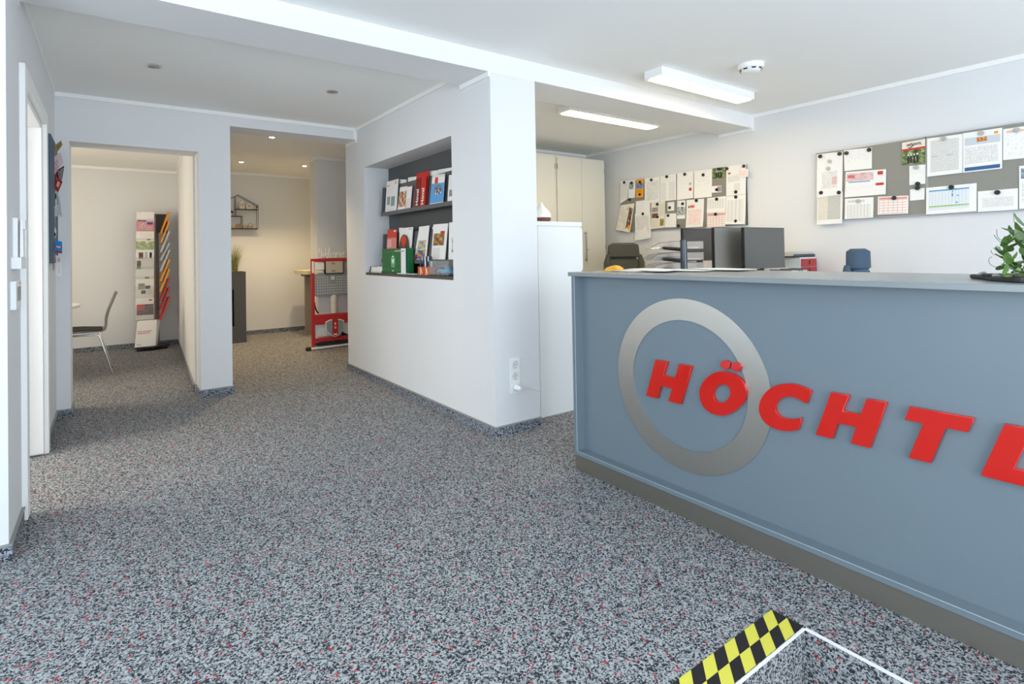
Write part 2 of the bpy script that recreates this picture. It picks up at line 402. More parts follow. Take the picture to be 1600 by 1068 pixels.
m.prism([(0.618, 5.46), (0.79, 8.67), (0.774, 8.67), (0.602, 5.46)], lambda u, v, a: (u, v, a), 0.058, 0.066, M_cap); struct(m, 'baseboard_partition')

TN = [1]
def cornice(x0, y0, x1, y1, nx, ny, z1, h=0.032, d=0.014):
    TN[0] += 1; m = MB()
    m.box(min(x0, x1, x0 + nx * d, x1 + nx * d), max(x0, x1, x0 + nx * d, x1 + nx * d), min(y0, y1, y0 + ny * d, y1 + ny * d), max(y0, y1, y0 + ny * d, y1 + ny * d), z1 - h, z1, M_trim)
    struct(m, 'trim_%d' % TN[0])
cornice(XL, YB, XN, YB, 0, -1, HC); cornice(XN, YQ, XN, YB, -1, 0, HC); cornice(XL, YQ, XL, YB, 1, 0, HC, 0.02, 0.008)
cornice(XN, YP, XN, YQ, -1, 0, HB); cornice(XL, YP, XL, YQ, 1, 0, HB, 0.02, 0.01)
cornice(XN, YB - 0.004, XN, 5.46, -1, 0, 2.366, 0.03, 0.012)
m = MB(); m.box(XN - 0.04, XN, YB - 0.014, YB - 0.001, 2.366, HC - 0.032, M_trim); TN[0] += 1; struct(m, 'trim_%d' % TN[0])
cornice(XR, -2.0, XR, YP, -1, 0, HF, 0.034); cornice(XR, YP, XR, YQ, -1, 0, HB, 0.03); cornice(XR, YQ, XR, 5.13, -1, 0, HC, 0.034)
m = MB(); m.box(XR - 0.014, XR, YP - 0.014, YP, HB - 0.03, HF - 0.034, M_trim); TN[0] += 1; struct(m, 'trim_%d' % TN[0])
cornice(XP, 5.13, XR, 5.13, 0, -1, HC, 0.034)
cornice(-2.2, 8.67, 0.79, 8.67, 0, -1, 2.42, 0.035); cornice(0.884, 8.9, 3.2, 8.9, 0, -1, 2.50, 0.04); cornice(2.21, 7.0, 3.2, 7.0, 0, -1, 2.50, 0.04); cornice(2.225, 7.0, 2.225, 7.28, -1, 0, 2.50, 0.04)
m = MB(); m.prism([(0.618, 5.46), (0.79, 8.67), (0.772, 8.67), (0.60, 5.46)], lambda u, v, a: (u, v, a), 2.385, 2.42, M_trim); TN[0] += 1; struct(m, 'trim_%d' % TN[0])
m = MB(); m.box(XN + 0.258, XN + 0.262, NY0, NY1, NZ0, NZ1, M_dgrey); TN[0] += 1; struct(m, 'trim_%d' % TN[0])   # dark back panel of the niche

# door frame on the left wall: casing, lining
d = MB()
for y0, y1 in ((3.268, 3.345), (4.305, 4.385)): d.box(XL - 0.002, XL + 0.022, y0, y1, 0.0, 2.125, M_trim)
d.box(XL - 0.002, XL + 0.022, 3.345, 4.305, 2.05, 2.125, M_trim)
d.box(XL - 0.24, XL - 0.002, 4.28, 4.31, 0.012, 2.05, M_trim); d.box(XL - 0.24, XL - 0.002, 3.34, 3.36, 0.0, 2.05, M_trim); d.box(XL - 0.24, XL - 0.002, 3.36, 4.28, 2.02, 2.05, M_trim)
d.box(XL - 0.20, XL - 0.075, 4.262, 4.28, 0.012, 2.02, M_trim)
struct(d, 'door_1', bevel=0.003)

# ------------------------------------------------------------------ hazard tape
M_ty = mat('tape_yellow', '#e2dc55', 0.6, var=0.05, bscale=60); M_tb = mat('tape_black', '#1f1c1d', 0.6, var=0.1, bscale=60)
tp = thing('hazard_tape', 'yellow and black checkered warning tape on the carpet along the step edge', 'tape', (1.2, 0.905, 0))
def clipped(pts, xmax):
    out = []
    for i in range(len(pts)):
        p, q = pts[i], pts[(i + 1) % len(pts)]
        if p[0] <= xmax: out.append(p)
        if (p[0] <= xmax) != (q[0] <= xmax): f_ = (xmax - p[0]) / (q[0] - p[0]); out.append((xmax, p[1] + (q[1] - p[1]) * f_))
    return out
cw = 0.0555
for r, (yb, yf) in enumerate(((0.956, 0.907), (0.907, 0.858))):
    for k in range(-1, 22):
        xr = 1.805 - k * cw; col = (M_ty, M_tb)[k % 2]
        pts = clipped([(xr - cw, yb), (xr - 0.0004, yb), (xr - cw - 0.0004, yf), (xr - 2 * cw, yf)], 1.806)
        if len(pts) > 2 and xr > 0.66:
            m = MB(); m.prism(pts, lambda u, v, a: (u, v, a), 0.0004, 0.0016, col); m.build('patch', tp)

# ------------------------------------------------------------------ reception counter
CT = 1.086; CX = 2.107
rc = thing('reception_counter', 'long grey reception counter with steel ring and red lettering on its front', 'counter', (2.45, 0.8, 0))
m = MB(); m.box(CX, 2.80, -0.7, 2.214, CT - 0.022, CT, M_ctop); m.build('worktop', rc, bevel=0.002)
m = MB(); m.box(CX + 0.003, 2.68, 2.168, 2.190, 0.083, CT - 0.022, M_cfront); m.build('side_panel', rc, bevel=0.0015)
m = MB(); m.box(CX + 0.003, 2.68, -0.7, 2.168, 0.083, 0.104, M_cfront); m.build('bottom_shelf', rc, bevel=0.0015)
m = MB(); m.box(2.171, 2.19, -0.7, 2.168, 0.104, CT - 0.022, M_cfront); m.build('front_panel', rc)
m = MB(); Me = mat('painted_highlight', '#b4c0c8', 0.3)  # pale strips paint the highlight along the panel edges
m.box(CX + 0.0015, CX + 0.0045, -0.7, 2.168, 0.1035, 0.1052, Me); m.box(CX + 0.0015, CX + 0.0045, 2.1665, 2.1682, 0.104, CT - 0.022, Me); o = m.build('edge_highlight', rc); o['label'] = 'painted edge highlight'
m = MB(); m.box(2.115, 2.60, -0.7, 2.186, 0, 0.083, M_toe); m.build('toe_kick', rc)
m = MB(); m.box(2.19, 2.66, -0.7, 2.168, 0.70, 0.72, M_cfront); m.box(2.19, 2.66, 1.05, 1.07, 0.104, CT - 0.022, M_cfront); m.build('inner_shelf', rc)
m = MB()
N = 96; ry, rz, RO, RI = 1.522, 0.582, 0.394, 0.295
for i in range(N):
    a0, a1 = 2 * math.pi * i / N, 2 * math.pi * (i + 1) / N
    P = lambda r, a, x: (x, ry + r * math.cos(a), rz + r * math.sin(a))
    for q in ((P(RI, a0, 2.167), P(RO, a0, 2.167), P(RO, a1, 2.167), P(RI, a1, 2.167)), (P(RO, a0, 2.167), P(RO, a0, 2.171), P(RO, a1, 2.171), P(RO, a1, 2.167)), (P(RI, a0, 2.171), P(RI, a0, 2.167), P(RI, a1, 2.167), P(RI, a1, 2.171))):
        b = len(m.v); m.v += list(q); m.face([b, b + 1, b + 2, b + 3], M_steel)
o = m.build('ring_emblem', rc); o['label'] = 'brushed steel ring'
def smooth_loop(p, n=4):
    out = []; k = len(p)
    for i in range(k):
        a, b, c_, d_ = [Vector((*p[(i + j) % k], 0)) for j in (-1, 0, 1, 2)]
        for s_ in range(n):
            t_ = s_ / n; q = 0.5 * ((2 * b) + (-a + c_) * t_ + (2 * a - 5 * b + 4 * c_ - d_) * t_ * t_ + (-a + 3 * b - 3 * c_ + d_) * t_ ** 3); out.append((q.x, q.y))
    return out
def letter(pts, inner=None, name='letter'):
    """solid acrylic letter on the front panel, outline in (y, z)"""
    cu = bpy.data.curves.new(name, 'CURVE'); cu.dimensions = '2D'; cu.fill_mode = 'BOTH'; cu.extrude = 0.0075; cu.bevel_depth = 0.0012; cu.bevel_resolution = 1; cu.offset = -0.001
    for p in [pts] + ([inner] if inner else []):
        sp = cu.splines.new('POLY'); sp.points.add(len(p) - 1); sp.use_cyclic_u = True
        for q, (y, z) in zip(sp.points, p): q.co = (-y, z, 0, 1)
    t_ = bpy.data.objects.new('tmp', cu); COL.objects.link(t_)
    me = bpy.data.meshes.new_from_object(t_.evaluated_get(bpy.context.evaluated_depsgraph_get())); bpy.data.objects.remove(t_)
    O = TRUE_LOC[rc.name]   # local (X,Y,Z) -> world (x = 2.163 - Z, y = -X, z = Y)
    me.transform(Matrix(((0, 0, -1, 2.1625 - O.x), (-1, 0, 0, -O.y), (0, 1, 0, -O.z), (0, 0, 0, 1))))
    me.materials.clear(); me.materials.append(M_red); me.name = name
    o_ = bpy.data.objects.new(name, me); COL.objects.link(o_); o_.parent = rc; o_['label'] = 'red acrylic letter'
    return o_
Zt, Zb = 0.675, 0.507
letter([(1.673, Zt), (1.605, Zt), (1.630, 0.608), (1.566, 0.608), (1.543, Zt), (1.477, Zt), (1.538, Zb - 0.015), (1.605, Zb - 0.015), (1.583, 0.555), (1.645, 0.555), (1.666, Zb - 0.016), (1.732, Zb - 0.016)])
Oo = [(1.327, 0.678), (1.272, 0.674), (1.239, 0.650), (1.226, 0.613), (1.237, 0.569), (1.269, 0.530), (1.306, 0.501), (1.346, 0.486), (1.390, 0.488), (1.423, 0.508), (1.440, 0.541), (1.438, 0.583), (1.412, 0.628), (1.372, 0.662)]
Oi = [(1.328, 0.622), (1.306, 0.620), (1.295, 0.601), (1.300, 0.577), (1.317, 0.554), (1.341, 0.541), (1.362, 0.545), (1.374, 0.562), (1.372, 0.584), (1.354, 0.610)]
letter(smooth_loop(Oo), smooth_loop(Oi))
for cy_, cz_ in ((1.316, 0.708), (1.268, 0.7075)):
    letter([(cy_ + 0.0215 * math.cos(a * math.pi / 12) - 0.003 * math.sin(a * math.pi / 12), cz_ + 0.0195 * math.sin(a * math.pi / 12)) for a in range(24)], name='umlaut_dot')
Ca = [(0.976, 0.665), (0.998, 0.673), (1.026, 0.679), (1.059, 0.677), (1.098, 0.664), (1.133, 0.640), (1.161, 0.604), (1.174, 0.567), (1.172, 0.534), (1.156, 0.508), (1.128, 0.493), (1.093, 0.489), (1.059, 0.495), (1.025, 0.508)]
Cb = [(1.012, 0.557), (1.038, 0.546), (1.067, 0.540), (1.092, 0.543), (1.107, 0.558), (1.108, 0.580), (1.096, 0.604), (1.073, 0.622), (1.048, 0.629), (1.019, 0.625), (0.993, 0.614)]
def open_smooth(p, n=4):
    p = [Vector((*q_, 0)) for q_ in p]; p = [p[0] * 2 - p[1]] + p + [p[-1] * 2 - p[-2]]; out = []
    for i in range(1, len(p) - 2):
        for s_ in range(n):
            t_ = s_ / n; a, b, c_, d_ = p[i - 1:i + 3]; q_ = 0.5 * ((2 * b) + (-a + c_) * t_ + (2 * a - 5 * b + 4 * c_ - d_) * t_ * t_ + (-a + 3 * b - 3 * c_ + d_) * t_ ** 3); out.append((q_.x, q_.y))
    return out + [(p[-2].x, p[-2].y)]
letter(open_smooth(Ca) + open_smooth(Cb))
letter([(0.908, Zt), (0.850, Zt), (0.872, 0.615), (0.817, 0.615), (0.796, Zt), (0.738, Zt), (0.790, Zb), (0.849, Zb), (0.831, 0.568), (0.888, 0.568), (0.906, Zb), (0.964, Zb)])
letter([(0.675, Zt), (0.515, Zt), (0.531, 0.629), (0.583, 0.629), (0.623, Zb), (0.681, Zb), (0.640, 0.629), (0.689, 0.629)])
letter([(0.448, Zt), (0.389, Zt), (0.431, 0.551), (0.345, 0.551), (0.360, Zb), (0.504, Zb)])

# ------------------------------------------------------------------ ceiling fittings
def luminaire(y0, y1, zt, label, h=0.062):
    t_ = thing('ceiling_light', label, 'lamp', (3.9, (y0 + y1) / 2, zt - h), 'long white office ceiling lights')
    m = MB(); m.box(3.27, 4.50, y0, y1, zt - h, zt, M_white); m.build('housing', t_, bevel=0.003)
    m = MB(); m.box(3.30, 4.47, y0 + 0.018, y1 - 0.018, zt - h - 0.006, zt - h, M_glow); o_ = m.build('diffuser', t_); o_['label'] = 'glowing white panel'
luminaire(2.43, 2.585, HF, 'long white box ceiling light on the near side of the beam')
luminaire(3.375, 3.53, HC, 'long white ceiling light behind the beam, above the office wall board')
t_ = thing('smoke_detector', 'round white smoke detector on the ceiling beside the near office light', 'smoke detector', (3.80, 2.075, HF - 0.06))
m = MB(); m.lathe([(0.082, 0), (0.085, 0.004), (0.085, 0.033), (0.082, 0.034)], (3.80, 2.075, HF - 0.034), M_white, 32); m.build('base', t_, smooth=True)
m = MB(); m.lathe([(0.035, -0.016), (0.055, -0.010), (0.066, 0.0), (0.072, 0.012)], (3.80, 2.075, HF - 0.046), M_white, 32); m.build('cover', t_, smooth=True)
m = MB()
for k in range(8):
    a = k * math.pi / 4; m.hexa([(3.80 + r_ * math.cos(a + e_), 2.075 + r_ * math.sin(a + e_), HF - z_) for z_, in ((0.046,), (0.037,)) for r_, e_ in ((0.062, -0.2), (0.0725, -0.2), (0.0725, 0.2), (0.062, 0.2))], M_black)
m.build('vent_slot', t_)
def downlight(x, y, z, label, group, on, r=0.042):
    t_ = thing('downlight', label, 'lamp', (x, y, z - 0.006), group)
    m = MB(); m.lathe([(r * 0.68, 0.0015), (r * 0.74, -0.004), (r, -0.005), (r, 0.0)], (x, y, z), M_chrome, 28); m.build('ring', t_, smooth=True)
    m = MB(); m.lathe([(r * 0.35, -0.002), (r * 0.66, -0.0035), (r * 0.66, 0.0)], (x, y, z), M_spot if on else mat('lamp_glass_off', '#9b938f', 0.2), 20); m.build('lamp', t_, smooth=True)
    if on:
        d_ = bpy.data.lights.new('spot', 'SPOT'); d_.energy = 48; d_.color = (1.0, 0.74, 0.42); d_.spot_size = math.radians(115); d_.spot_blend = 0.7; d_.shadow_soft_size = 0.03
        l_ = bpy.data.objects.new('spot', d_); COL.objects.link(l_); l_.location = (0, 0, -0.012); l_.parent = t_
downlight(0.249, 4.165, HC, 'chrome recessed downlight, switched off, nearer the left wall', 'switched off ceiling downlights', False)
downlight(1.44, 4.111, HC, 'chrome recessed downlight, switched off, nearer the brochure niche', 'switched off ceiling downlights', False)
downlight(1.462, 6.111, 2.50, 'glowing downlight in the rear passage, nearest to its entrance', 'lit ceiling downlights', True)
downlight(1.484, 7.907, 2.50, 'glowing downlight in the rear passage above the grass planter', 'lit ceiling downlights', True)
downlight(2.32, 7.828, 2.50, 'glowing downlight in the rear passage beside the grey wall pier', 'lit ceiling downlights', True)
# ------------------------------------------------------------------ pinboards with papers on the right wall
M_board = mat('pinboard_grey', '#8b8a82', 0.45, metal=0.0, var=0.02)
T = {}
T['letter'] = text_mat('print_letter', '#f0f0ec', '#8d8d8d', 26, 12, 0.5, 0.6)
T['dense'] = text_mat('print_dense', '#eeeeea', '#8a8a8a', 34, 16, 0.6, 0.65)
T['sparse'] = text_mat('print_sparse', '#f2f2ef', '#9a9a9a', 16, 10, 0.35, 0.6)
T['red'] = text_mat('print_red', '#f4efeb', '#d8584a', 24, 10, 0.5, 0.6)
T['cream'] = text_mat('print_cream', '#efebdc', '#a8a395', 26, 9, 0.55, 0.6)
T['grid'] = grid_mat('print_grid', '#f0f0ec', '#9a9a9a', 7, 9)
T['table'] = grid_mat('print_table', '#efefec', '#a0a0a0', 4, 22)
T['gridr'] = grid_mat('print_grid_red', '#f3eeea', '#dc7a66', 6, 6, '#e79a86')
T['plan'] = grid_mat('print_plan', '#e6ecf0', '#b6c3cb', 12, 10)
T['stripe'] = text_mat('print_zigzag', '#eeeee6', '#5f6658', 22, 9, 0.75, 0.8)
P_green = photo_mat('photo_green', ['#27301f', '#4b6032', '#7f9452', '#c3cbb8'], 4)
P_dark = photo_mat('photo_dark', ['#1d2026', '#433c3c', '#8a5a3a', '#c9b08c'], 5)
P_blue = photo_mat('photo_blue', ['#22304a', '#3d69a8', '#86a7cf', '#c58b4a'], 4)
P_sky = photo_mat('photo_sky', ['#4d4a44', '#9b9384', '#b8ccd6', '#dfe6e6'], 4)
P_gold = photo_mat('photo_gold', ['#2e2517', '#6b5222', '#b79a3e', '#d8cf9c'], 6)
P_pink = photo_mat('photo_pink', ['#c9a7a4', '#d9b3b2', '#e7cfcd', '#a79c98'], 4)
P_lilac = photo_mat('photo_lilac', ['#5a5363', '#8d8793', '#b9b3a8', '#5d5f50'], 5)
C_red = mat('ink_red', '#c9261f', 0.5); C_org = mat('ink_orange', '#f0a018', 0.5); C_navy = mat('ink_blue', '#2f5b93', 0.5); C_blk = mat('ink_black', '#1c1c1e', 0.5)
C_green = mat('ink_green', '#9cc86a', 0.5); C_pink = mat('ink_pink', '#f0a9a4', 0.5); C_lgrey = mat('ink_grey', '#b9bbba', 0.5); C_lblue = mat('ink_light_blue', '#5b9bc8', 0.5)
BX = XR - 0.026
def pinboard(y0, y1, label, z0=1.438, z1=2.044):
    t_ = thing('pinboard', label, 'pinboard', (XR - 0.012, (y0 + y1) / 2, z0), 'grey metal pinboards on the office wall')
    m = MB(); m.box(BX + 0.002, XR - 0.004, y0, y1, z0, z1, M_board); m.build('panel', t_, bevel=0.002)
    m = MB()
    for a, b_, c_, d_ in ((y0, y1, z0, z0 + 0.006), (y0, y1, z1 - 0.006, z1), (y0, y0 + 0.006, z0, z1), (y1 - 0.006, y1, z0, z1)):
        m.box(BX, XR - 0.003, a, b_, c_, d_, M_alu)
    m.build('frame', t_)
pinboard(3.7275, 4.535, 'grey metal pinboard nearest the tall cream cabinets, crowded with letters')
pinboard(2.93, 3.7255, 'grey metal pinboard right above the dark monitors, covered with sheets and calendar')
pinboard(1.4905, 2.275, 'grey metal pinboard above the blue office chair, with a pink flyer on it')
pinboard(0.70, 1.4885, 'grey metal pinboard at the right edge of the picture, above the potted plant')
layer = [0]
def paper(key, q, prints, label, base=None, curl=0.006, dx=0.0, group='papers pinned to the office boards', cat='paper', name='paper_sheet', **k):
    x = BX - 0.0015 - dx
    TL, TR, BR, BL = [(x, y, z) for y, z in q]
    o_ = sheet(name, TL, TR, BR, BL, prints, base, curl=curl, nrm=(-1, 0, 0), **k)
    tag(o_, label, cat, group); return o_
D = 0.0012
paper('P1', [(4.528, 2.061), (4.401, 2.057), (4.413, 1.83), (4.531, 1.784)], [(.06, .1, .94, .9, T['letter'])], 'narrow white letter at the top left corner of the board by the cabinets')
paper('P2', [(4.40, 2.056), (4.293, 2.05), (4.299, 1.837), (4.402, 1.834)], [(.12, .12, .75, .5, photo_mat('photo_teal', ['#e6ebea', '#9fb3b3', '#5d7577', '#2b3437'], 3)), (.06, .55, .94, .95, T['sparse'])], 'white leaflet with a round blue-grey motif next to the orange flyer', dx=D)
paper('P3', [(4.28, 2.053), (4.171, 2.047), (4.18, 1.831), (4.283, 1.832)], [(.03, .22, .97, .5, P_blue), (.1, .58, .7, .72, text_mat('print_orange', '#f0a018', '#8a5c14', 8, 6, 0.6, .6))], 'orange flyer with a blue photo on the left board', base=C_org)
paper('P4', [(4.156, 2.049), (3.944, 2.048), (3.948, 1.76), (4.159, 1.752)], [(.1, .15, .92, .9, T['letter'])], 'white letter directly to the right of the orange flyer', dx=D)
paper('P5', [(3.94, 2.051), (3.727, 2.05), (3.73, 1.758), (3.944, 1.759)], [(.06, .05, .9, .25, T['sparse']), (.06, .27, .4, .95, T['table']), (.55, .27, .94, .95, T['table'])], 'white sheet with two columns of small tables, left of the board seam')
paper('P6', [(3.714, 2.051), (3.51, 2.047), (3.515, 1.759), (3.721, 1.752)], [(.1, .1, .9, .6, T['sparse']), (.74, .4, .88, .5, C_lgrey), (.74, .6, .9, .71, C_red)], 'white letter with a small red logo, right of the board seam')
paper('P7', [(3.501, 2.047), (3.289, 2.043), (3.296, 1.751), (3.505, 1.752)], [(.06, .06, .9, .55, T['sparse'])], 'mostly blank white letter left of the small green group photo', dx=D)
paper('P8', [(3.286, 2.046), (3.134, 2.044), (3.139, 1.931), (3.289, 1.94)], [(0, 0, 1, 1, P_green), (.25, .42, .38, .95, C_blk), (.42, .4, .54, .95, C_blk), (.58, .42, .72, .95, C_blk), (.3, .3, .36, .42, M_paper), (.46, .28, .52, .4, M_paper), (.62, .3, .68, .42, M_paper)], 'small green photo of people in black on the upper board by the cabinets', curl=0.002)
paper('P9', [(3.299, 1.862), (3.186, 1.858), (3.187, 1.788), (3.301, 1.793)], [(.6, .05, .98, .9, P_lilac), (.62, .02, .9, .2, C_pink)], 'little white card with a lilac picture below the small group photo', curl=0.001, dx=0.004)
paper('P10', [(3.131, 2.047), (2.921, 2.043), (2.93, 1.745), (3.138, 1.742)], [(.1, .22, .22, .28, C_red), (.08, .34, .7, .55, T['letter']), (.4, .6, .7, .85, T['letter'])], 'white form with a tiny red mark, top right on the board above the monitors', curl=0.003)
ts = thing('hanging_sign', 'small hanging white sign with red writing at the board corner', 'sign', (5.21, 2.945, 1.91))
sg = sheet('plate', (5.208, 2.992, 1.995), (5.208, 2.893, 1.988), (5.208, 2.895, 1.911), (5.208, 2.997, 1.915), [(.06, .1, .94, .9, T['red'])], parent=ts, t=0.003, nrm=(-1, 0, 0), nv=1)
m = MB(); m.tube([(5.208, 2.985, 1.993), (5.208, 2.944, 2.024), (5.208, 2.900, 1.987)], 0.0009, C_red, 5); m.build('string', ts)
paper('P12', [(4.517, 1.764), (4.309, 1.77), (4.376, 1.42), (4.593, 1.465)], [(.05, .04, .6, .94, T['cream']), (.66, .12, .93, .9, P_dark), (.78, .75, .95, .98, C_org), (.5, .12, .62, .22, C_lgrey)], 'tilted magazine page with a dark photo strip at the bottom left of the boards', base=mat('paper_cream', '#ece7d8', 0.7), curl=0.02, dx=0.006, wave=0.002)
paper('P13', [(4.294, 1.792), (4.084, 1.796), (4.088, 1.611), (4.298, 1.625)], [(.1, .1, .6, .8, T['sparse'])], 'white sheet half covered by the lowest hanging letter')
paper('P14', [(4.308, 1.643), (4.083, 1.655), (4.073, 1.343), (4.303, 1.319)], [(.08, .1, .9, .8, T['letter'])], 'white letter hanging below the lower edge of the left board', curl=0.014, dx=0.004, wave=0.001)
paper('P15', [(4.069, 1.758), (3.879, 1.759), (3.89, 1.457), (4.079, 1.447)], [(.05, .2, .5, .38, P_lilac), (.05, .42, .5, .6, P_dark), (.66, .66, .94, .92, P_gold), (.55, .1, .95, .55, T['cream']), (.05, .65, .6, .95, T['cream'])], 'cream page with three small photos in the lower row', base=mat('paper_cream', '#ece7d8', 0.7))
paper('P16', [(3.848, 1.738), (3.759, 1.739), (3.761, 1.643), (3.847, 1.642)], [], 'small square white card in the lower row above a blank note', curl=0.001)
paper('P17', [(3.879, 1.613), (3.734, 1.608), (3.735, 1.453), (3.887, 1.457)], [(.1, .08, .4, .16, T['sparse']), (.55, .08, .9, .16, T['sparse'])], 'blank white note below the small square card')
paper('P18', [(3.719, 1.747), (3.616, 1.743), (3.623, 1.542), (3.726, 1.544)], [(.02, .35, .98, .8, P_sky), (.1, .1, .9, .3, T['sparse'])], 'narrow leaflet with a landscape photo right of the small square card', curl=0.003)
paper('P19', [(3.6, 1.744), (3.391, 1.741), (3.398, 1.441), (3.607, 1.443)], [(.1, .22, .18, .3, C_navy), (.2, .2, .46, .3, mat('ink_coral', '#e06a50', 0.5)), (.1, .36, .85, .92, T['red'])], 'white sheet with red print above the left monitor', curl=0.02)
paper('P20', [(3.352, 1.742), (3.141, 1.744), (3.147, 1.579), (3.359, 1.582)], [(.05, .1, .95, .7, T['grid'])], 'white timetable sheet above the red calendar')
paper('P21', [(3.359, 1.577), (3.15, 1.579), (3.154, 1.432), (3.361, 1.429)], [(.03, .05, .97, .95, T['gridr'])], 'white and red calendar sheet above the monitors')
paper('P22', [(3.138, 1.739), (2.931, 1.743), (2.94, 1.443), (3.148, 1.454)], [(.1, .14, .9, .9, T['table'])], 'large white list at the lower right of the board above the monitors', dx=D, curl=0.012)
paper('Q2', [(2.274, 1.672), (2.071, 1.68), (2.079, 1.404), (2.281, 1.404)], [(.04, .1, .42, .85, T['cream']), (.42, .04, .92, .85, T['stripe'])], 'schedule with green zigzag columns hanging below the board above the blue chair', curl=0.008, dx=0.002)
paper('Q1', [(2.27, 2.031), (2.063, 2.026), (2.074, 1.653), (2.278, 1.644)], [(.08, .05, .9, .16, T['sparse']), (.2, .42, .8, .82, T['letter']), (.6, .56, .8, .74, P_pink)], 'long white sheet with a small portrait, left end of the board above the blue chair', curl=0.008, dx=0.001)
paper('Q3', [(2.055, 2.034), (1.847, 2.022), (1.851, 1.848), (2.054, 1.853)], [(.06, .08, .9, .6, T['sparse'])], 'white half sheet above the pink flyer', curl=0.003)
paper('Q4', [(2.045, 1.844), (1.752, 1.829), (1.757, 1.624), (2.056, 1.626)], [(.03, .07, .7, .38, P_pink), (.06, .14, .24, .26, mat('ink_rose', '#cf6a72', 0.5)), (.08, .4, .62, .44, C_lblue), (.8, .06, .93, .2, C_red), (.76, .52, .95, .62, C_red), (.06, .6, .7, .72, T['sparse'])], 'wide pink and white flyer on the board above the blue chair', curl=0.005, dx=0.002)
paper('Q5', [(2.056, 1.616), (1.845, 1.61), (1.849, 1.44), (2.06, 1.439)], [(.1, .1, .7, .2, T['dense']), (.1, .3, .92, .95, T['grid'])], 'white calendar page with black print below the pink flyer', dx=0.001)
paper('Q6', [(1.815, 1.61), (1.608, 1.6), (1.612, 1.457), (1.818, 1.461)], [(.04, .06, .96, .96, T['gridr'])], 'white calendar page with red print right of the black printed calendar')
q7 = thing('poster_card', 'firm poster card with red band over a green photo of people in black', 'poster', (5.22, 1.567, 1.845))
sheet('card', (5.224, 1.641, 2.023), (5.224, 1.492, 2.028), (5.224, 1.496, 1.844), (5.224, 1.645, 1.845), [(0, .38, 1, 1, P_green), (0, .30, 1, .385, C_red), (.24, .62, .32, .95, C_blk), (.36, .62, .44, .95, C_blk), (.5, .62, .58, .95, C_blk), (.63, .6, .72, .95, C_blk), (.25, .56, .3, .63, M_paper), (.38, .56, .43, .63, M_paper), (.51, .56, .56, .63, M_paper), (.64, .54, .7, .62, M_paper)], mat('paper_ivory', '#e9e2d0', 0.7), parent=q7, nrm=(-1, 0, 0), nv=1, t=0.001)
lettering('lettering', 'HÖCHTL', 0.0235, mat('ink_maroon', '#4a1410', .5), (5.2225, 1.612, 1.989), (0, -1, 0.03), (0, 0.05, 1), q7, bold=0.0009, shear=0.25, xs=1.0)
m = MB(); m.tube([(5.2225, 1.607, 1.978), (5.2225, 1.59, 1.974), (5.2225, 1.575, 1.982), (5.2225, 1.565, 1.998)], [0.0008, 0.0035, 0.0035, 0.001], C_blk, 6); m.build('swoosh', q7)
paper('Q8', [(1.598, 1.833), (1.496, 1.83), (1.499, 1.681), (1.601, 1.68)], [(.1, .15, .9, .45, T['sparse'])], 'small white note directly below the poster card', curl=0.002)
paper('Q9', [(1.598, 1.646), (1.505, 1.649), (1.507, 1.559), (1.599, 1.557)], [(.3, .1, .8, .3, T['sparse'])], 'lower small white note, second below the poster card', curl=0.002)
paper('Q10', [(1.481, 2.028), (1.27, 2.025), (1.276, 1.736), (1.485, 1.732)], [(.1, .08, .9, .9, T['dense']), (.12, .48, .3, .51, C_lgrey), (.55, .48, .75, .51, C_lgrey)], 'white densely printed sheet right of the poster card', curl=0.008)
paper('Q11', [(1.268, 2.028), (1.054, 2.027), (1.06, 1.738), (1.274, 1.735)], [(.05, .14, .95, .33, mat('ink_mist', '#c9d0d4', 0.5)), (.36, .16, .62, .27, photo_mat('photo_fruit', ['#3f6a3a', '#b5452c', '#d9a13b', '#e8e4dc'], 5)), (.8, .06, .9, .12, C_org), (.06, .38, .9, .8, T['letter']), (.05, .88, .95, .97, C_navy)], 'white sheet with a grey header picture and blue bottom bar', curl=0.004)
paper('Q12', [(1.05, 2.015), (0.84, 2.015), (0.843, 1.791), (1.055, 1.796)], [(.08, .08, .5, .14, mat('ink_peach', '#f0c39a', 0.5)), (.06, .2, .94, .9, T['sparse'])], 'white sheet in the upper row cut by the right edge of the picture', curl=0.003)
paper('Q13', [(1.495, 1.648), (1.199, 1.651), (1.203, 1.446), (1.499, 1.441)], [(.06, .14, .86, .85, T['plan']), (.06, .12, .86, .17, C_lblue), (.06, .7, .86, .75, C_green), (.52, .28, .55, .4, C_lblue), (.62, .36, .66, .4, C_lblue), (.6, .6, .64, .65, C_lblue), (.53, .2, .55, .24, C_navy)], 'wide printed planning table with blue and green lines', curl=0.003)
paper('Q14', [(1.194, 1.589), (0.983, 1.59), (0.986, 1.441), (1.197, 1.439)], [(.12, .12, .9, .2, T['sparse']), (.12, .35, .9, .8, T['letter'])], 'white sheet right of the wide planning table', curl=0.003)
paper('Q15', [(0.974, 1.743), (0.80, 1.739), (0.803, 1.448), (0.98, 1.445)], [(.05, .06, .95, .3, photo_mat('photo_slate', ['#3c4656', '#7d8a9a', '#c3ccd4'], 3)), (.08, .4, .92, .85, T['letter'])], 'white sheet with a slate blue photo at the right picture edge', curl=0.003)
def magnet(y, z, label, m_, grp):
    o_ = MB(); o_.lathe([(0.0135, 0), (0.0165, -0.001), (0.0165, -0.008), (0.0145, -0.0105), (0.004, -0.011)], (BX - 0.004, y, z), m_, 18, 'x')
    recenter_x = o_.build('magnet', smooth=True); recenter(recenter_x); tag(recenter_x, label, 'magnet', grp)
GB, GS = 'round black magnets on the office boards', 'round silver magnets on the office boards'
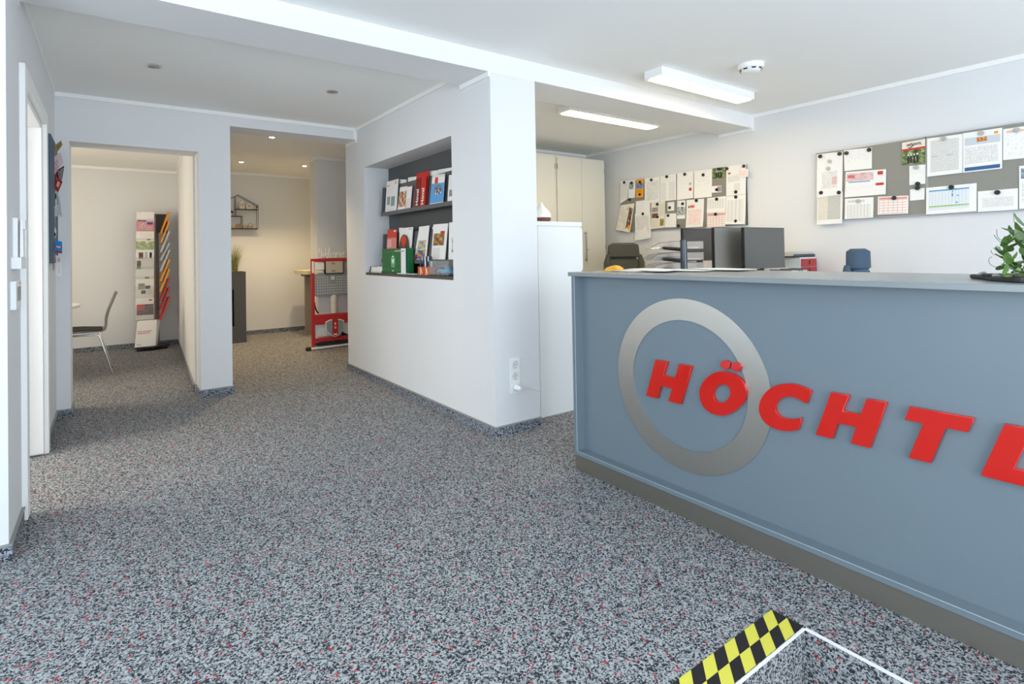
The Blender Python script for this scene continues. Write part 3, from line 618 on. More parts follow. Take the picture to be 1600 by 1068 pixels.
for y, z, l in [(4.46, 2.039, 'on the narrow top left letter'), (4.347, 2.02, 'on the leaflet with the round blue-grey motif'), (4.224, 2.014, 'at the top of the orange flyer'), (4.228, 1.868, 'at the foot of the orange flyer'),
        (4.058, 2.02, 'on the letter right of the orange flyer'), (3.846, 2.032, 'on the sheet with two table columns'), (3.614, 2.029, 'on the letter with the small red logo'), (3.391, 1.994, 'on the mostly blank letter'),
        (3.214, 2.03, 'on the small green group photo'), (3.122, 2.022, 'between the green photo and the form'), (2.943, 2.023, 'holding the little red hanging sign'), (3.239, 1.82, 'on the lilac picture card'),
        (3.032, 1.775, 'at the foot of the form with the tiny red mark'), (3.033, 1.723, 'at the top of the large white list'), (3.039, 1.481, 'at the foot of the large white list'), (3.242, 1.721, 'on the timetable sheet'),
        (3.258, 1.565, 'on the red calendar above the monitors'), (3.478, 1.727, 'on the sheet with red print'), (3.648, 1.707, 'on the landscape photo leaflet'), (3.981, 1.73, 'at the top of the cream photo page'),
        (3.816, 1.677, 'on the small square card'), (3.84, 1.59, 'on the blank note'), (4.188, 1.634, 'on the letter hanging below the board'), (4.382, 1.821, 'on bare board above the tilted magazine page'),
        (3.706, 1.467, 'on bare board at the bottom by the board seam'), (3.984, 1.584, 'in the middle of the cream photo page'),
        (2.241, 2.009, 'at the top left corner of the long portrait sheet'), (2.087, 2.008, 'at the top right corner of the long portrait sheet'), (2.034, 2.005, 'at the left of the half sheet above the pink flyer'), (1.866, 2.005, 'at the right of the half sheet above the pink flyer'),
        (2.241, 1.686, 'left one on the zigzag schedule'), (2.099, 1.673, 'right one on the zigzag schedule'), (1.702, 1.589, 'on the red printed calendar page'), (1.546, 1.685, 'at the foot of the note below the poster card'), (1.548, 1.652, 'at the top of the second small note'),
        (1.342, 1.636, 'on the wide planning table'), (1.088, 1.571, 'on the sheet right of the planning table')]:
    magnet(y, z, 'round black magnet ' + l, M_black, GB)
M_silver = mat('magnet_silver', '#b5b4ae', 0.35, metal=0.4)
for y, z, l in [(2.167, 1.954, 'on the long portrait sheet, upper one'), (2.178, 1.895, 'on the long portrait sheet, lower one'), (1.379, 2.009, 'on the densely printed sheet'), (1.165, 2.008, 'on the sheet with the blue bottom bar'), (0.978, 1.994, 'on the sheet at the right picture edge'), (1.552, 1.815, 'on the note below the poster card'), (1.954, 1.586, 'on the black printed calendar')]:
    magnet(y, z, 'round silver magnet ' + l, M_silver, GS)

# ------------------------------------------------------------------ cabinets
def tall_cabinet(x0, x1, label, handle):
    t_ = thing('tall_cabinet', label, 'cabinet', ((x0 + x1) / 2, 4.9, 0), 'tall cream office cabinets')
    m = MB(); m.box(x0, x1, 4.70, 5.12, 0.0, 2.335, M_cream); m.build('body', t_, bevel=0.002)
    w_ = (x1 - x0 - 0.03) / 2
    for k in range(2):
        a = x0 + 0.014 + k * (w_ + 0.003); m = MB(); m.box(a, a + w_, 4.682, 4.698, 0.06, 2.31, M_cream); d_ = m.build('door', t_, bevel=0.0015)
        if (k == 1) == handle or (not handle and k == 0):
            hx = a + 0.035
            if k == 1 and handle:
                h = MB(); h.tube([(hx, 4.682, 1.42), (hx, 4.652, 1.42)], 0.007, M_alu); h.tube([(hx, 4.682, 1.10), (hx, 4.652, 1.10)], 0.007, M_alu); h.tube([(hx, 4.652, 1.44), (hx, 4.652, 1.08)], 0.0075, M_alu); h.build('handle', d_)
                h = MB(); h.cyl((hx + 0.035, 4.678, 1.222), 0.009, -0.012, M_chrome, 14, 'y'); h.build('lock', d_)
        h = MB(); hz = a + (w_ - 0.004 if k else 0.0)
        for z in (0.3, 1.25, 2.2): h.box(hz, hz + 0.006, 4.676, 4.684, z - 0.03, z + 0.03, M_alu)
        h.build('hinge', d_)
tall_cabinet(3.48, 4.298, 'tall cream cabinet beside the white pillar, left of its twin', False)
tall_cabinet(4.302, 5.125, 'tall cream cabinet with long bar handle in the office corner', True)
t_ = thing('low_cabinet', 'half-height white cabinet standing behind the pillar, diffuser on top', 'cabinet', (2.78, 3.3, 0))
m = MB(); m.box(2.562, 2.998, 2.995, 3.79, 0, 1.392, M_whitef); m.build('body', t_, bevel=0.002)
m = MB(); m.box(2.552, 3.003, 2.990, 3.795, 1.392, 1.425, M_whitef); m.build('top_panel', t_, bevel=0.0015)
for k in range(4):
    m = MB(); m.box(3.0, 3.018, 3.0, 3.785, 0.06 + k * 0.332, 0.38 + k * 0.332, M_whitef); d_ = m.build('drawer', t_, bevel=0.0015)
    m = MB(); m.tube([(3.018, 3.33, 0.3 + k * .332), (3.04, 3.33, 0.3 + k * .332), (3.04, 3.46, 0.3 + k * .332), (3.018, 3.46, 0.3 + k * .332)], 0.004, M_alu); m.build('handle', d_)
t_ = thing('aroma_diffuser', 'drop-shaped white aroma diffuser with dark wood base, on the half-height cabinet', 'diffuser', (2.775, 3.2, 1.425))
M_wood = mat('dark_wood', '#6a4332', 0.5, var=0.25, bscale=40)
m = MB(); m.lathe([(0.05, 0), (0.062, 0.004), (0.074, 0.022), (0.077, 0.042)], (2.775, 3.2, 1.425), M_wood, 32); m.build('base', t_, smooth=True)
m = MB(); m.lathe([(0.077, 0.042), (0.078, 0.052), (0.072, 0.075), (0.055, 0.10), (0.036, 0.118), (0.02, 0.137), (0.012, 0.158), (0.006, 0.163)], (2.775, 3.2, 1.425), M_white, 32); m.build('cover', t_, smooth=True)
o_ = MB(); o_.lathe([(0.014, 0), (0.016, 0.003), (0.013, 0.008)], (2.90, 3.19, 1.425), M_white, 16); tag(recenter(o_.build('lid', smooth=True)), 'tiny white lid lying beside the aroma diffuser', 'lid')

# triple power outlet on the pillar with a plug and cable
t_ = thing('power_outlet', 'white triple wall socket low on the pillar front', 'socket', (2.225, YP, 0.26))
m = MB(); m.box(2.184, 2.266, YP - 0.009, YP - 0.0005, 0.262, 0.492, M_white); m.build('frame', t_, bevel=0.002)
for k, z in enumerate((0.453, 0.378, 0.303)):
    m = MB(); m.lathe([(0.0275, 0), (0.0275, -0.003), (0.024, -0.003), (0.0225, -0.0006), (0.002, -0.0006)], (2.225, YP - 0.009, z), mat('socket_white', '#dfe1e2', 0.4), 28, 'y'); s_ = m.build('socket', t_, smooth=True)
    if k < 2:
        m = MB(); m.cyl((2.2155, YP - 0.0106, z), 0.0028, 0.001, C_blk, 10, 'y'); m.cyl((2.2345, YP - 0.0106, z), 0.0028, 0.001, C_blk, 10, 'y')
        m.box(2.222, 2.228, YP - 0.0115, YP - 0.005, z + 0.018, z + 0.022, M_alu); m.box(2.222, 2.228, YP - 0.0115, YP - 0.005, z - 0.022, z - 0.018, M_alu); m.build('contact', s_)
t_ = thing('power_plug', 'white plug in the lowest socket with a thin white cable', 'plug', (2.225, YP - 0.03, 0.303))
m = MB(); m.lathe([(0.0205, -0.002), (0.0205, -0.024), (0.016, -0.032), (0.013, -0.05), (0.009, -0.056)], (2.225, YP - 0.009, 0.303), M_white, 24, 'y'); m.build('plug_body', t_, smooth=True)
m = MB(); m.tube([(2.23, YP - 0.062, 0.303), (2.25, YP - 0.06, 0.302), (2.30, YP - 0.03, 0.29), (2.38, YP - 0.008, 0.268), (2.452, YP - 0.006, 0.243), (2.458, YP + 0.05, 0.18), (2.46, YP + 0.09, 0.05)], 0.0028, M_white, 8); m.build('cable', t_, smooth=True)

# ------------------------------------------------------------------ left wall: intercom, thermostat, side pinboard
t_ = thing('intercom', 'white wall intercom with handset beside the left doorway', 'intercom', (XL, 3.12, 1.2))
m = MB(); m.box(XL, XL + 0.018, 3.02, 3.14, 1.195, 1.385, M_white); m.build('cradle', t_, bevel=0.004)
m = MB(); m.hexa([(XL + .022, 3.035, 1.215), (XL + .036, 3.035, 1.215), (XL + .036, 3.085, 1.215), (XL + .022, 3.085, 1.215), (XL + .024, 3.035, 1.38), (XL + .034, 3.035, 1.38), (XL + .034, 3.085, 1.38), (XL + .024, 3.085, 1.38)], M_white); m.hexa([(XL + .034, 3.035, 1.335), (XL + .042, 3.035, 1.335), (XL + .042, 3.085, 1.335), (XL + .034, 3.085, 1.335), (XL + .034, 3.035, 1.378), (XL + .041, 3.035, 1.378), (XL + .041, 3.085, 1.378), (XL + .034, 3.085, 1.378)], M_white); m.build('handset', t_, bevel=0.006)
m = MB(); m.box(XL + 0.018, XL + 0.021, 3.095, 3.13, 1.31, 1.36, M_dgrey); m.build('speaker_grille', t_)
m = MB(); m.box(XL, XL + 0.034, 2.98, 3.14, 1.165, 1.215, M_white); m.build('lower_housing', t_, bevel=0.003)
t_ = thing('thermostat', 'small white control box with grey display below the wall intercom', 'thermostat', (XL, 3.07, 0.99))
m = MB(); m.box(XL, XL + 0.02, 2.95, 3.10, 0.995, 1.115, M_white); m.build('case', t_, bevel=0.003)
m = MB(); m.box(XL + 0.02, XL + 0.0215, 2.98, 3.08, 1.03, 1.09, mat('display_grey', '#8f9490', 0.3)); m.build('display', t_)
m = MB(); m.box(XL + 0.02, XL + 0.022, 3.06, 3.07, 1.10, 1.107, C_red); m.build('status_light', t_)
t_ = thing('side_pinboard', 'dark framed pinboard on the left wall seen almost edge-on', 'pinboard', (XL, 4.85, 1.18))
m = MB(); m.box(XL, XL + 0.022, 4.57, 5.12, 1.18, 2.045, mat('felt_dark_blue', '#4a5f70', 0.8)); m.build('panel', t_, bevel=0.002)
GL = 'cards and papers fanned out on the side pinboard'
def fan(qs, prints, label, base=None, y=4.9, cat='paper', name='paper_sheet', lean=0.10):
    x = [a for a, _ in qs]; x0 = min(x)
    P = [(a + 0.004, y + (a - x0) * -lean * 4 + 0.0, z) for a, z in qs]
    o_ = sheet(name, *P, prints, base, nv=3, nrm=(0, -1, 0), t=0.0008); tag(o_, label, cat, GL); return o_
Ct = mat('card_tan', '#a08c6c', 0.7, var=0.1); Cr = mat('card_red', '#b02a2c', 0.6)
fan([(-0.335, 1.99), (-0.287, 2.043), (-0.278, 2.010), (-0.325, 1.93)], [(.45, .2, .95, .8, P_gold)], 'brown banknote-like card sticking out at the top of the side pinboard', Ct, 4.8)
fan([(-0.332, 1.93), (-0.292, 1.965), (-0.274, 1.892), (-0.33, 1.80)], [(.0, .3, .5, 1, P_pink)], 'pale pink folded flyer near the top of the side pinboard', mat('paper_blush', '#ecd3d6', 0.6), 4.84)
fan([(-0.336, 1.90), (-0.318, 1.90), (-0.320, 1.70), (-0.336, 1.71)], [], 'upright red card behind the pink folded flyer', Cr, 4.88)
fan([(-0.326, 1.84), (-0.276, 1.882), (-0.288, 1.79), (-0.309, 1.744)], [(.2, .1, .9, .9, text_mat('print_dark_red', '#3a2326', '#d8cfc8', 5, 3, .6, .9))], 'dark red and black ticket with white print', C_blk, 4.92)
fan([(-0.307, 1.78), (-0.279, 1.752), (-0.306, 1.674), (-0.326, 1.71)], [(.2, .25, .7, .7, mat('card_beige', '#e0bf9c', 0.6))], 'tilted red card with beige splash', Cr, 4.80)
fan([(-0.336, 1.704), (-0.318, 1.695), (-0.319, 1.587), (-0.336, 1.586)], [(.2, .2, .8, .55, C_blk)], 'white card with black square below the red cards', None, 4.9)
fan([(-0.322, 1.69), (-0.308, 1.65), (-0.295, 1.512), (-0.314, 1.53)], [], 'narrow grey paper strip with pointed end', mat('paper_grey', '#c9cdd1', .7), 4.98)
fan([(-0.332, 1.576), (-0.310, 1.588), (-0.313, 1.507), (-0.330, 1.512)], [(.1, .1, .9, .9, T['dense'])], 'small white printed slip at half height', None, 4.82)
fan([(-0.336, 1.53), (-0.326, 1.522), (-0.328, 1.372), (-0.336, 1.372)], [(.1, .1, .9, .9, T['letter'])], 'upright narrow white paper above the banknote-coloured one', None, 4.86)
fan([(-0.325, 1.44), (-0.316, 1.404), (-0.320, 1.356), (-0.334, 1.372)], [(.3, .5, .8, .9, C_blk)], 'little white and black label', None, 4.80)
fan([(-0.338, 1.367), (-0.322, 1.367), (-0.327, 1.126), (-0.338, 1.131)], [(.1, .05, .9, .95, text_mat('print_newspaper', '#b9b29c', '#6c6658', 30, 6, .7, .7))], 'yellowed narrow newspaper cutting at the bottom of the side pinboard', mat('paper_yellowed', '#b9b29c', .7), 4.78)
fan([(-0.322, 1.338), (-0.282, 1.329), (-0.282, 1.245), (-0.328, 1.254)], [(.05, .4, .95, .58, C_red), (.1, .82, .95, .96, C_red), (.2, .44, .8, .54, M_paper)], 'bright blue card with two red bars', mat('card_blue', '#2f9be0', .5), 4.76)
fan([(-0.325, 1.238), (-0.287, 1.221), (-0.292, 1.086), (-0.318, 1.093)], [(.3, .1, .7, .3, C_pink), (.3, .55, .7, .9, T['red'])], 'pale paper with pink marks hanging lowest on the side pinboard', mat('paper_pale', '#f0f2f6', .6), 4.82)
# ------------------------------------------------------------------ niche: shelf, brochure racks, brochures
M_shelf = mat('niche_shelf_laminate', '#4c4a47', 0.5); M_rack = mat('rack_grey', '#5f6163', 0.5)
m = MB(); m.box(XN + 0.001, XN + 0.257, NY0 + 0.001, NY1 - 0.001, NZ0 + 0.0, NZ0 + 0.024, M_shelf)
tag(recenter(m.build('niche_shelf', bevel=0.001)), 'dark laminate board lying on the floor of the wall niche', 'shelf')
def rack(z, label, ys):
    t_ = thing('brochure_rack', label, 'rack', (2.25, 4.1, z), 'grey brochure racks in the wall niche')
    m = MB(); m.box(2.18, 2.316, 3.362, 4.878, z - 0.024, z, M_rack); m.build('ledge', t_, bevel=0.001)
    m = MB(); m.box(2.176, 2.182, 3.362, 4.878, z - 0.03, z + 0.004, M_rack); m.build('lip', t_)
    m = MB(); m.hexa([(2.18, 4.868, z - 0.024), (2.316, 4.868, z - 0.024), (2.316, 4.878, z - 0.024), (2.18, 4.878, z - 0.024), (2.20, 4.868, z + 0.25), (2.316, 4.868, z + 0.25), (2.316, 4.878, z + 0.25), (2.20, 4.878, z + 0.25)], M_rack); m.build('end_plate', t_)
    for a, b_ in ys:
        m = MB(); m.hexa([(2.214, b_, z), (2.222, b_, z), (2.222, a, z), (2.214, a, z), (2.238, b_, z + 0.255), (2.246, b_, z + 0.255), (2.246, a, z + 0.255), (2.238, a, z + 0.255)], M_rack); m.build('pocket', t_)
    return t_
rack(1.604, 'upper grey brochure rack in the wall niche', [(4.86, 4.555), (4.548, 4.23), (4.225, 3.93), (3.925, 3.66), (3.655, 3.37)])
rack(1.150, 'lower grey brochure rack in the wall niche', [(4.86, 4.59), (4.58, 4.22), (4.21, 3.94), (3.935, 3.64), (3.63, 3.37)])
GN = 'brochures in the niche racks'
def brochure(q, prints, label, x0=2.194, x1=2.214, base=None, t=0.004, side=None, parts=None):
    """q = TL, TR, BR, BL in (y, z); top leans back to x1"""
    z0 = min(z for _, z in q); z1 = max(z for _, z in q)
    P = [(x0 + (x1 - x0) * (z - z0) / (z1 - z0), y, z) for y, z in q]
    o_ = sheet('brochure', *P, prints, base, t=t, side=side, nrm=(-1, 0, 0), nv=1); tag(o_, label, 'brochure', GN); return o_
zu, zl = 1.605, 1.151
brochure([(4.811, 1.904), (4.565, 1.904), (4.575, zu), (4.816, zu)], [(.04, .13, .3, .17, C_org), (.78, .05, .88, .15, C_org), (.08, .24, .6, .36, T['sparse']), (.14, .5, .4, .76, mat('ink_sage', '#8da29c', .5)), (.5, .52, .84, .82, mat('ink_sage', '#8da29c', .5)), (.15, .88, .7, .93, T['sparse'])], 'white brochure with two grey-green shapes, leftmost in the upper rack', t=0.008)
brochure([(4.60, 1.905), (4.465, 1.888), (4.47, zu), (4.60, zu)], [], 'white stack of leaflets just behind the leftmost upper brochure', 2.226, 2.25, t=0.006)
brochure([(4.523, 1.82), (4.377, 1.815), (4.389, zu), (4.545, zu)], [(.03, .2, .97, .86, photo_mat('photo_interior', ['#f0ece6', '#d9b48c', '#a9553f', '#3a2c2a'], 3.5))], 'narrow photo leaflet with a brown figure in the upper rack', t=0.003)
brochure([(4.374, 1.815), (4.279, 1.811), (4.286, zu), (4.376, zu)], [(.0, .0, 1, .04, C_red), (.1, .55, .9, .95, T['red']), (.1, .08, .9, .3, T['sparse'])], 'narrow white leaflet with pink print left of the red brochures', t=0.003)
brochure([(4.425, 1.90), (4.22, 1.888), (4.23, zu), (4.43, zu)], [(.2, .15, .95, .28, P_pink)], 'taller white brochure behind the two narrow leaflets', 2.224, 2.248, t=0.004)
def red_leaflet(q, col, label, body_h, x0=2.186, x1=2.206):
    t_ = thing('brochure', label, 'brochure', (x0, (q[0][0] + q[1][0]) / 2, zu), GN)
    z0 = min(z for _, z in q); z1 = max(z for _, z in q); P = [(x0 + (x1 - x0) * (z - z0) / (z1 - z0), y, z) for y, z in q]
    sheet('cover', *P, [], col, t=0.003, nrm=(-1, 0, 0), nv=1, parent=t_)
    yb = q[3][0] + (q[2][0] - q[3][0]) * 0.80
    lettering('lettering', 'Hoval', body_h, M_paper, (x0 - 0.0035, yb, zu + 0.012), (0.09, 0, 1), (0, 1, 0), t_, bold=0.0013)
brochure([(4.215, 1.907), (3.994, 1.903), (4.0, zu), (4.222, zu)], [], 'tall plain red brochure behind the two lettered red leaflets', 2.196, 2.226, base=C_red, t=0.004)
red_leaflet([(4.19, 1.855), (4.098, 1.855), (4.104, zu), (4.192, zu)], mat('ink_dark_red', '#7d1f1a', .45), 'dark red leaflet with upright white lettering in the upper rack', 0.062)
red_leaflet([(4.09, 1.857), (4.0, 1.853), (4.006, zu), (4.096, zu)], mat('ink_bright_red', '#c62a20', .45), 'bright red leaflet with upright white lettering in the upper rack', 0.062)
brochure([(4.03, 1.905), (3.885, 1.895), (3.89, zu), (4.03, zu)], [], 'white leaflets beside the tall red brochure', 2.228, 2.252, t=0.012)
brochure([(3.873, 1.897), (3.598, 1.882), (3.60, zu), (3.88, zu)], [(.05, .05, .3, .1, T['sparse'])], 'white brochure behind the blue crystal leaflet', 2.222, 2.248, t=0.01)
o_ = brochure([(3.895, 1.853), (3.692, 1.838), (3.699, zu), (3.916, zu)], [(.0, .3, 1, .96, mat('ink_sky_blue', '#5fa3dc', .5)), (.25, .1, .5, .3, mat('ink_vermilion', '#d8402a', .5)), (.0, .0, 1, .09, mat('ink_pearl', '#dfe0dc', .5))], 'blue leaflet with a crystal ball and red heart in the upper rack', 2.184, 2.204, t=0.003)
m = MB(); m.lathe([(0.001, 0), (0.062, 0), (0.062, -0.001), (0.001, -0.001)], (2.1915, 3.79, 1.70), photo_mat('photo_crystal', ['#f2f2f2', '#9aa3b0', '#5c5c6c', '#d9c8d0'], 4), 28, 'x')
for i_ in range(14):
    a = i_ * 2.4; r0_ = .045 * (i_ % 5 + 1) / 5; m.prism([(3.79 + r0_ * math.cos(a) + .012 * math.cos(a + j_ * 2.1), 1.70 + r0_ * math.sin(a) + .012 * math.sin(a + j_ * 2.1)) for j_ in range(3)], lambda u, v, q_: (q_, u, v), 2.1895, 2.1904, (C_blk, M_paper, C_lgrey)[i_ % 3])
m.build('crystal_print', o_)
brochure([(3.649, 1.82), (3.47, 1.81), (3.47, zu), (3.647, zu)], [(.1, .55, .95, .8, P_lilac), (.1, .15, .6, .45, T['sparse'])], 'white and grey leaflet at the right end of the upper rack', t=0.003)
brochure([(3.60, 1.93), (3.44, 1.93), (3.44, zu), (3.60, zu)], [], 'yellow brochure at the right end of the upper rack', 2.232, 2.256, base=mat('ink_yellow', '#d9a020', .5))
brochure([(4.809, 1.441), (4.605, 1.439), (4.587, zl), (4.815, zl)], [(0, .28, 1, 1, mat('ink_salmon', '#e88a84', .5)), (.1, .33, .5, .6, text_mat('print_white', '#e88a84', '#fbeeee', 5, 4, .7, .9)), (.7, .04, .92, .09, M_paper)], 'red and salmon leaflet behind the green box', t=0.004, base=mat('ink_tomato', '#d8412e', .5))
brochure([(4.62, 1.45), (4.55, 1.45), (4.55, zl), (4.62, zl)], [], 'white leaflets right behind the salmon leaflet', 2.224, 2.244, t=0.008)
o_ = brochure([(4.547, 1.442), (4.281, 1.441), (4.299, zl), (4.525, zl)], [(.7, .04, .92, .07, C_lgrey)], 'white brochure with a red and brown balloon shape in the lower rack', t=0.006)
m = MB()
for r0, z0_, c_ in ((0.094, 0, mat('ink_umber', '#5a4336', .5)),):
    m.lathe([(0.001, 0), (r0, 0), (r0, -0.0012), (0.001, -0.0012)], (2.1915, 4.415, 1.262), c_, 32, 'x')
m.v = [(x, y, 1.262 + (z - 1.262) * 1.25) for x, y, z in m.v]
m.prism([(4.415, 1.255), (4.470, 1.328), (4.447, 1.362), (4.415, 1.372), (4.383, 1.362), (4.360, 1.328)], lambda u, v, a: (a, u, v), 2.189, 2.1905, mat('ink_vermilion', '#d8402a', .5))
s_ = m.build('balloon_print', o_)
brochure([(4.22, 1.44), (4.185, 1.44), (4.19, zl), (4.22, zl)], [], 'white edge of leaflets right of the balloon brochure', 2.224, 2.244, t=0.004)
brochure([(4.156, 1.437), (3.98, 1.44), (4.012, zl), (4.235, zl)], [(.16, .42, .86, .68, photo_mat('photo_sun', ['#3f6fae', '#8fa9c8', '#f0b93a', '#f4d27a'], 2.2)), (.2, .7, .9, .97, photo_mat('photo_dune', ['#2f5e9e', '#54749b', '#e5a637', '#d8b66a'], 2.2)), (.1, .84, .24, 1, C_red)], 'white leaflet with blue and yellow pictures in the lower rack', t=0.004)
brochure([(3.98, 1.43), (3.93, 1.43), (3.93, zl), (3.98, zl)], [], 'white leaflets between the yellow-blue leaflet and brown photo brochure', 2.224, 2.244, t=0.004)
brochure([(3.909, 1.444), (3.677, 1.441), (3.70, zl), (3.925, zl)], [(.08, .26, .84, .6, photo_mat('photo_brown', ['#4a3526', '#7d5c3c', '#b98c4a', '#c9c2b0'], 3)), (.55, .2, .84, .27, C_red), (.08, .66, .6, .95, T['letter'])], 'white brochure with a brown photo and red tab in the lower rack', t=0.006)
brochure([(3.659, 1.446), (3.46, 1.444), (3.46, zl), (3.645, zl)], [(.25, .4, .95, .8, photo_mat('photo_teal_green', ['#1d6a58', '#3fae8c', '#d9e4de', '#c45c4a'], 3))], 'white brochure with green picture at the right end of the lower rack', t=0.006)
zs = NZ0 + 0.024
t_ = thing('green_box', 'dark green carton with a white oval emblem in the wall niche', 'box', (2.14, 4.45, zs))
m = MB(); m.box(2.11, 2.165, 4.18, 4.71, zs, 1.254, mat('box_green', '#176a3c', .45)); m.build('carton', t_, bevel=0.001)
m = MB(); m.lathe([(0.001, 0), (0.05, 0), (0.05, -0.001), (0.001, -0.001)], (2.11, 4.475, 1.14), mat('emblem_green', '#239a58', .45), 28, 'x'); m.v = [(x, y, 1.14 + (z - 1.14) * 1.25) for x, y, z in m.v]; m.build('emblem', t_)
m = MB()
m.prism([(4.495, 1.11), (4.503, 1.165), (4.488, 1.165), (4.475, 1.145), (4.462, 1.165), (4.447, 1.165), (4.455, 1.11), (4.463, 1.11), (4.461, 1.14), (4.475, 1.122), (4.489, 1.14), (4.487, 1.11)], lambda u, v, a: (a, u, v), 2.1078, 2.109, M_paper)
m.prism([(4.497, 1.175), (4.487, 1.184), (4.475, 1.188), (4.463, 1.184), (4.453, 1.175)], lambda u, v, a: (a, u, v), 2.1078, 2.109, M_paper)
m.prism([(4.503, 1.105), (4.495, 1.10), (4.492, 1.088), (4.499, 1.088)], lambda u, v, a: (a, u, v), 2.1078, 2.109, M_paper); m.prism([(4.455, 1.105), (4.447, 1.10), (4.452, 1.088), (4.459, 1.088)], lambda u, v, a: (a, u, v), 2.1078, 2.109, M_paper)
m.build('emblem_print', t_)
m = MB()
for z in (1.222, 1.065): m.box(2.109, 2.111, 4.20, 4.70, z, z + 0.0012, C_green)
m.box(2.109, 2.111, 4.29, 4.44, 1.230, 1.236, M_paper); m.box(2.109, 2.111, 4.46, 4.5, 1.05, 1.057, M_paper); m.build('fine_print', t_)
t_ = thing('leaflet_tower', 'narrow white upright display strip in front of the green carton', 'display', (2.095, 4.23, zs))
m = MB(); m.box(2.085, 2.10, 4.195, 4.265, zs + 0.008, 1.252, M_white); m.build('column', t_, bevel=0.002)
m = MB(); m.box(2.075, 2.107, 4.155, 4.325, zs, zs + 0.008, M_whitef); m.build('foot', t_, bevel=0.001)
m = MB(); m.box(2.084, 2.0855, 4.20, 4.26, 1.226, 1.232, C_navy); m.build('print', t_)
for k, (a, b_, l) in enumerate(((4.965, 4.83, 'white card stack at the far left end of the niche shelf'), (4.825, 4.715, 'second white card stack, touching the green carton'))):
    t_ = thing('card_stack', l, 'cards', (2.14, (a + b_) / 2, zs), 'white card stacks on the niche shelf')
    m = MB(); m.box(2.105, 2.175, b_, a, zs, 1.088 - 0.006 * (1 - k), M_paper); m.build('cards', t_)
    m = MB(); m.box(2.100, 2.18, b_, a, zs, zs + 0.018, M_whitef); m.build('tray', t_)
o_ = sheet('envelope', (2.12, 4.995, zs + 0.062), (2.10, 4.97, zs + 0.055), (2.095, 4.99, zs + 0.002), (2.11, 4.998, zs + 0.003), [], mat('kraft', '#8f7a5a', .7), nv=1); tag(o_, 'small brown slip standing at the left end of the niche shelf', 'card')
o_ = MB(); o_.box(2.09, 2.16, 4.02, 4.14, zs, zs + 0.006, M_paper); tag(recenter(o_.build('card', bevel=0.001)), 'flat white card lying left of the orange pen cups', 'card')
GP = 'pens in the orange cups'
for c_, (a, lab) in enumerate(((3.935, 'left orange printed pen cup in the wall niche'), (3.84, 'right orange printed pen cup in the wall niche'))):
    t_ = thing('pen_cup', lab, 'pen holder', (2.13, a, zs), 'orange printed pen cups')
    m = MB(); h = 0.066; mo = mat('cup_orange', '#d0632f', .5)
    for x0, x1, y0, y1 in ((2.10, 2.103, a - .045, a + .045), (2.157, 2.16, a - .045, a + .045), (2.103, 2.157, a - .045, a - .042), (2.103, 2.157, a + .042, a + .045)): m.box(x0, x1, y0, y1, zs, zs + h, mo)
    m.box(2.103, 2.157, a - .042, a + .042, zs, zs + .003, mo); m.build('cup', t_)
    m = MB(); m.prism([(a + .03, zs + .045), (a + .02, zs + .01), (a + .012, zs + .01), (a + .022, zs + .045)], lambda u, v, q_: (q_, u, v), 2.0985, 2.0998, C_red)
    m.prism([(a + .002, zs + .06), (a + .006, zs + .0), (a - .002, zs + .0), (a - .006, zs + .06)], lambda u, v, q_: (q_, u, v), 2.0985, 2.0998, M_paper)
    m.prism([(a - .012, zs + .05), (a - .03, zs + .012), (a - .022, zs + .012), (a - .005, zs + .05)], lambda u, v, q_: (q_, u, v), 2.0985, 2.0998, M_paper); m.build('print', t_)
pc = [('dark blue', '#1d2a5e'), ('silver', '#c5c7ca'), ('black', '#1b1b1f'), ('royal blue', '#2c46a6'), ('white', '#e8e8ea'), ('dark grey', '#45474c'), ('navy', '#202b44'), ('pale grey', '#d5d7da')]
for k, (nm, cc) in enumerate(pc):
    y = 3.968 - k * 0.0225; x = 2.118 + 0.02 * (k % 2); m = MB(); r = 0.0062
    lean = 0.012 * math.sin(k * 2.1)
    t_ = thing('pen', nm + ' pen, ' + ('leftmost' if k == 0 else 'rightmost' if k == 7 else 'number %s from the left' % ['', 'two', 'three', 'four', 'five', 'six', 'seven'][k]) + ' in the orange pen cups', 'pen', (x, y, zs + 0.004), GP)
    m.tube([(x, y, zs + 0.006), (x, y + lean * .7, zs + 0.11)], r, mat('pen_' + nm.replace(' ', '_'), cc, 0.3), 10); m.build('barrel', t_, smooth=True)
    m = MB(); m.tube([(x, y + lean * .7, zs + 0.111), (x, y + lean, zs + 0.15)], r * 1.05, mat('pen_' + pc[(k + 3) % 8][0].replace(' ', '_'), pc[(k + 3) % 8][1], 0.3), 10); m.build('cap', t_, smooth=True)
t_ = thing('toy_car', 'light blue toy car in the clear case in the wall niche', 'toy car', (2.15, 3.60, zs + 0.006))
Mb = mat('car_blue', '#5aa9d8', 0.25); zc = zs + 0.014
m = MB(); m.prism([(3.70, zc + .006), (3.70, zc + .026), (3.685, zc + .033), (3.665, zc + .035), (3.652, zc + .056), (3.61, zc + .060), (3.575, zc + .056), (3.56, zc + .036), (3.52, zc + .033), (3.505, zc + .024), (3.503, zc + .006)], lambda u, v, a: (a, u, v), 2.122, 2.175, Mb); m.build('car_body', t_, bevel=0.003)
m = MB(); m.prism([(3.655, zc + .037), (3.645, zc + .053), (3.622, zc + .056), (3.622, zc + .037)], lambda u, v, a: (a, u, v), 2.1195, 2.1215, C_blk); m.prism([(3.616, zc + .037), (3.616, zc + .056), (3.585, zc + .053), (3.572, zc + .037)], lambda u, v, a: (a, u, v), 2.1195, 2.1215, C_blk); m.build('car_window', t_)
